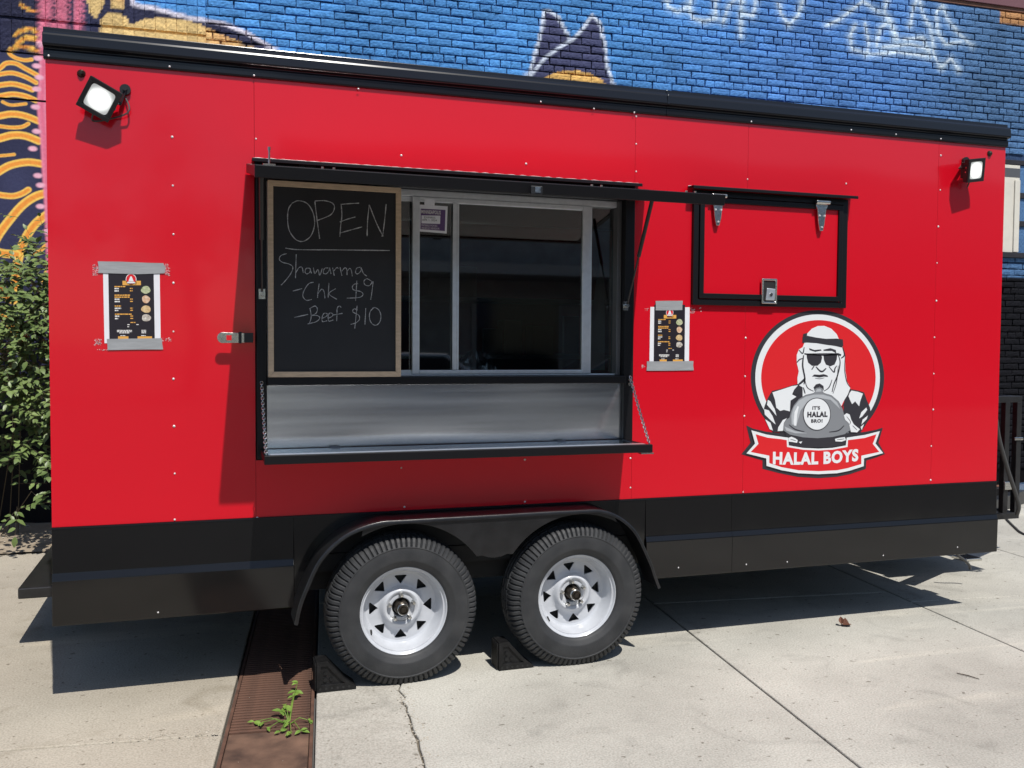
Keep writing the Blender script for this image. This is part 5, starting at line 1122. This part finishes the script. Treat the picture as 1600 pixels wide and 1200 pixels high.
for j in range(n2+1):
    for i in range(n1+1):
        u, v = i/n1, j/n2; hgt = 0.105*math.sin(math.pi*u)**0.6*math.sin(math.pi*v)**0.5
        ft.v.append((1.775+0.24*u+rf.uniform(-.006, .006), 0.115+0.16*v+rf.uniform(-.006, .006), 1.40+hgt*(0.75+0.45*rf.random())))
ft.f = [(j*(n1+1)+i, j*(n1+1)+i+1, (j+1)*(n1+1)+i+1, (j+1)*(n1+1)+i) for j in range(n2) for i in range(n1)]
o = ft.build('foil_tray', 'foil'); tag(o, 'crumpled foil covered tray just inside the serving window', 'foil tray')
MB().box(0.95, 2.58, 0.105, 0.5, 1.34, 1.396).build('inside_counter', 'alu_dark', tr)

# ---- wheel chocks
def chock(px0, label, x0, y0):
    e = empty('wheel_chock', (x0+0.1, y0+0.06, 0)); tag(e, label, 'wheel chock', 'rubber wheel chocks')
    H, L = 0.158, 0.205; KS = 0.85
    def pr(poly, ya, yb): return MB().prism([(x0+p[0], p[1]) for p in poly], ya, yb)
    def fin(): e.scale = (KS, KS, KS); e.location.x = x0+0.1*KS; e.location.y = y0+0.06*KS
    outer = [(0, 0), (L, 0), (L, 0.012), (0.150, 0.055), (0.085, 0.128), (0.060, H), (0, H)]; inner = [(0.030, 0.040), (0.130, 0.040), (0.078, 0.098), (0.050, 0.128), (0.030, 0.128)]
    pr(outer, y0+0.010, y0+0.120).build('body', 'chock', e, bevel=0.003)
    # raised border round a sunk face
    m = MB(); k = len(outer); n2 = [(0.022, 0.036), (0.150, 0.036), (0.142, 0.040), (0.124, 0.056), (0.076, 0.108), (0.056, 0.134), (0.022, 0.134)]
    vs = [(x0+p[0], y0, p[1]) for p in outer]+[(x0+p[0], y0, p[1]) for p in n2]+[(x0+p[0], y0+0.0098, p[1]) for p in outer]+[(x0+p[0], y0+0.0098, p[1]) for p in n2]
    fs = [(i, (i+1) % k, k+(i+1) % k, k+i) for i in range(k)]+[(2*k+i, 2*k+(i+1) % k, (i+1) % k, i) for i in range(k)]+[(k+i, k+(i+1) % k, 3*k+(i+1) % k, 3*k+i) for i in range(k)]
    m.add(vs, fs); m.build('border', 'chock', e, bevel=0.0015)
    for i in range(6): MB().tube([(x0+0.018+i*0.030, y0-0.0012, 0.016), (x0+0.018+i*0.030, y0+0.003, 0.016)], 0.0065, 10).build('stud', 'under', e)
    m = MB()
    for (a, b) in (((0.045, 0.062), 0.011), ((0.075, 0.062), 0.009), ((0.045, 0.095), 0.009)): m.tube([(x0+a[0], y0+0.003, a[1]), (x0+a[0], y0+0.0098, a[1])], b, 12)
    m.build('boss', 'chock', e)
    for i in range(5): MB().bar((x0-0.004, y0+0.018+i*0.024, 0.006), (x0-0.004, y0+0.018+i*0.024, H-0.006), 0.010, 0.008, (1, 0, 0)).build('back_rib', 'chock', e)
    fin()
chock(0, 'black rubber wheel chock beside the drain grate', 1.072, -0.135)
chock(1, 'black rubber wheel chock between the two wheels', 1.925, -0.110)

# ---- weed growing from the grate
wd = empty('weed', (*G(448, 1120)[:2], 0)); tag(wd, 'small bright green weed growing through the rusty grate', 'weed')
base = Vector((*G(452, 1128)[:2], -0.01))
def leaf(m, p, d, n_, L, Wd, fold=0.25):
    d = Vector(d).normalized(); n_ = Vector(n_); n_ = (n_-d*n_.dot(d)).normalized(); s = d.cross(n_)
    ts = (0, 0.22, 0.5, 0.78, 1.0); ws = (0.10, 0.8, 1.0, 0.55, 0.02); vs = []
    for t, w_ in zip(ts, ws):
        c = Vector(p)+d*(L*t)-n_*(L*0.22*t*t); vs += [c+s*(Wd*w_/2)+n_*(Wd*fold*w_/2), c, c-s*(Wd*w_/2)+n_*(Wd*fold*w_/2)]
    fs = []
    for i in range(4): fs += [(3*i, 3*i+1, 3*i+4, 3*i+3), (3*i+1, 3*i+2, 3*i+5, 3*i+4)]
    m.add(vs, fs)
rw = random.Random(9)
stm = MB(); lv = []
for (px, py, h, Lf) in ((397, 1132, 0.02, 0.05), (410, 1136, 0.03, 0.035), (440, 1122, 0.05, 0.05), (446, 1118, 0.07, 0.055), (462, 1092, 0.06, 0.05), (458, 1098, 0.05, 0.045), (466, 1082, 0.08, 0.04), (470, 1146, 0.02, 0.05), (455, 1148, 0.02, 0.045), (438, 1146, 0.015, 0.04), (418, 1142, 0.015, 0.035), (484, 1128, 0.01, 0.03), (450, 1136, 0.03, 0.04)):
    q = G(px, py); h *= 0.4; tip = Vector((q[0], q[1], h)); tip.y += h*1.3; tip.x += h*0.05
    stm.tube([base, base+(tip-base)*0.5+Vector((0, 0, 0.02)), tip], [0.0022, 0.0018, 0.0012], 6)
    for k in range(3):
        a = rw.uniform(0, 6.28); lv.append((tip, (math.cos(a), math.sin(a), rw.uniform(-.1, .4)), Lf*rw.uniform(.5, .95)))
stm.build('stems', 'weed', wd, smooth=True)
for (p, d, L) in lv:
    m = MB(); leaf(m, p, d, (0, -0.3, 1), L, L*0.55); m.build('leaf', 'weed', wd, smooth=True)

# ---- rose bush against the wall
bush = empty('rose_bush', (-1.3, 3.75, 0.04)); tag(bush, 'green leafy rose bush with a pink bloom against the mural wall', 'bush')
rb = random.Random(21); stems = MB(); lm = MB(); leaves = 0
def on_y(px, py, y): return Vector(T(px, py, y))
targets = []
for k in range(84):
    u = rb.random(); py = 410+rb.random()**0.9*210; px = rb.uniform(-170, 120); y = rb.uniform(3.25, 3.95)
    if px > 20 and py < 430: continue
    if px < 5 and py < 440: continue
    targets.append(on_y(px, py, y))
for (px, py, y) in ((30, 500, 3.3), (50, 470, 3.35), (40, 430, 3.5), (60, 420, 3.6), (65, 560, 3.3), (40, 600, 3.25), (20, 540, 3.25), (60, 650, 3.2), (30, 640, 3.2), (66, 380, 3.7), (70, 400, 3.7), (70, 720, 3.15), (50, 705, 3.1), (60, 778, 3.15), (35, 785, 3.2), (55, 520, 3.2), (10, 490, 3.4), (15, 590, 3.3), (66, 610, 3.3), (70, 480, 3.4), (45, 690, 3.12), (30, 470, 3.5), (8, 450, 3.6), (70, 450, 3.6)):
    targets += [on_y(px, py, y)]*(3 if py < 620 else 1)
for k in range(26): targets.append(on_y(rb.uniform(-170, 90), rb.uniform(600, 730), rb.uniform(3.72, 3.98)))
def sprig(p, d, n_leaf, size):
    """one compound rose leaf: paired leaflets along a thin stalk"""
    d = Vector(d).normalized(); L = size*3.2
    stems.tube([p, p+d*L], [0.0016, 0.0008], 4, caps=False)
    n0 = Vector((rb.uniform(-.4, .4), -0.5+rb.uniform(-.3, .3), 1))
    for j in range(n_leaf):
        t = 1-0.28*(j//2+ (1 if j else 0)) if j else 1.0; q = p+d*(L*max(0.2, t))
        s = d.cross(n0).normalized()*(1 if j % 2 else -1); dd = d if j == 0 else (d*0.45+s)
        leaf(lm, q, dd, n0, size*rb.uniform(.8, 1.2), size*rb.uniform(.5, .65))
root = Vector((-1.25, 3.85, 0.03))
for tg in targets:
    r0 = Vector((tg.x*0.6-0.5+rb.uniform(-.2, .2), 3.85+rb.uniform(-.1, .15), 0.03)); mid = r0+(tg-r0)*0.6+Vector((rb.uniform(-.1, .1), rb.uniform(-.1, .05), 0.18))
    if rb.random() < 0.05: stems.tube([r0, mid, tg], [0.0035, 0.003, 0.002], 6, caps=False)
    low = tg.z < 1.0 and tg.y < 3.6
    for k in range(4 if low else 6):
        p = tg+Vector((rb.gauss(0, .045 if low else .085), rb.gauss(0, .06), rb.gauss(0, .03 if low else .085)))
        sprig(p, (rb.gauss(0, 1), rb.gauss(-0.35, .8), rb.gauss(-0.15, .6)), 5, rb.uniform(0.044, 0.074))
stems.build('stems', 'stem', bush)
o = lm.build('foliage', 'leaf', bush, smooth=True); o['kind'] = 'stuff'
fl = MB(); fc = on_y(40, 528, 3.18)
for k in range(14):
    a = k*2.4; t = 0.3+k/14*0.8; leaf(fl, fc, (math.cos(a)*t, -0.7, math.sin(a)*t), (math.cos(a+1), -0.2, math.sin(a+1)), 0.04, 0.038, 0.5)
fl.build('flower', 'petal', bush, smooth=True)
fl = MB(); fc = on_y(42, 690, 3.05)

# ---- dead leaf, twig, cable
p = G(1322, 978); m = MB()
leaf(m, (p[0]-0.03, p[1]-0.01, 0.012), (0.9, 0.3, 0.05), (0, -0.6, 0.8), 0.075, 0.05, 0.9); leaf(m, (p[0]-0.03, p[1], 0.012), (0.2, 0.5, 1.0), (-0.5, -0.8, 0.2), 0.045, 0.03, 0.8)
o = m.build('dead_leaf', 'dead_leaf', smooth=True); tag(o, 'curled brown dead leaf on the sunlit concrete', 'leaf')
a, b = G(1495, 1053), G(1530, 1062)
o = MB().tube([(a[0], a[1], 0.004), ((a[0]+b[0])/2, (a[1]+b[1])/2, 0.006), (b[0], b[1], 0.003)], [0.002, 0.0028, 0.0015], 6).build('twig', 'twig', smooth=True); tag(o, 'thin dry twig lying on the concrete at the right', 'twig')
pts = [tuple(G(1572, 812)), tuple(G(1585, 825)), tuple(G(1600, 836)), tuple(G(1640, 846)), tuple(G(1700, 850))]
o = MB().tube([Vector((q[0], q[1], 0.009)) for q in smooth_path(pts, 5)], 0.009, 8).build('power_cable', 'cable', smooth=True); tag(o, 'black power cable lying on concrete beside the tongue', 'cable')
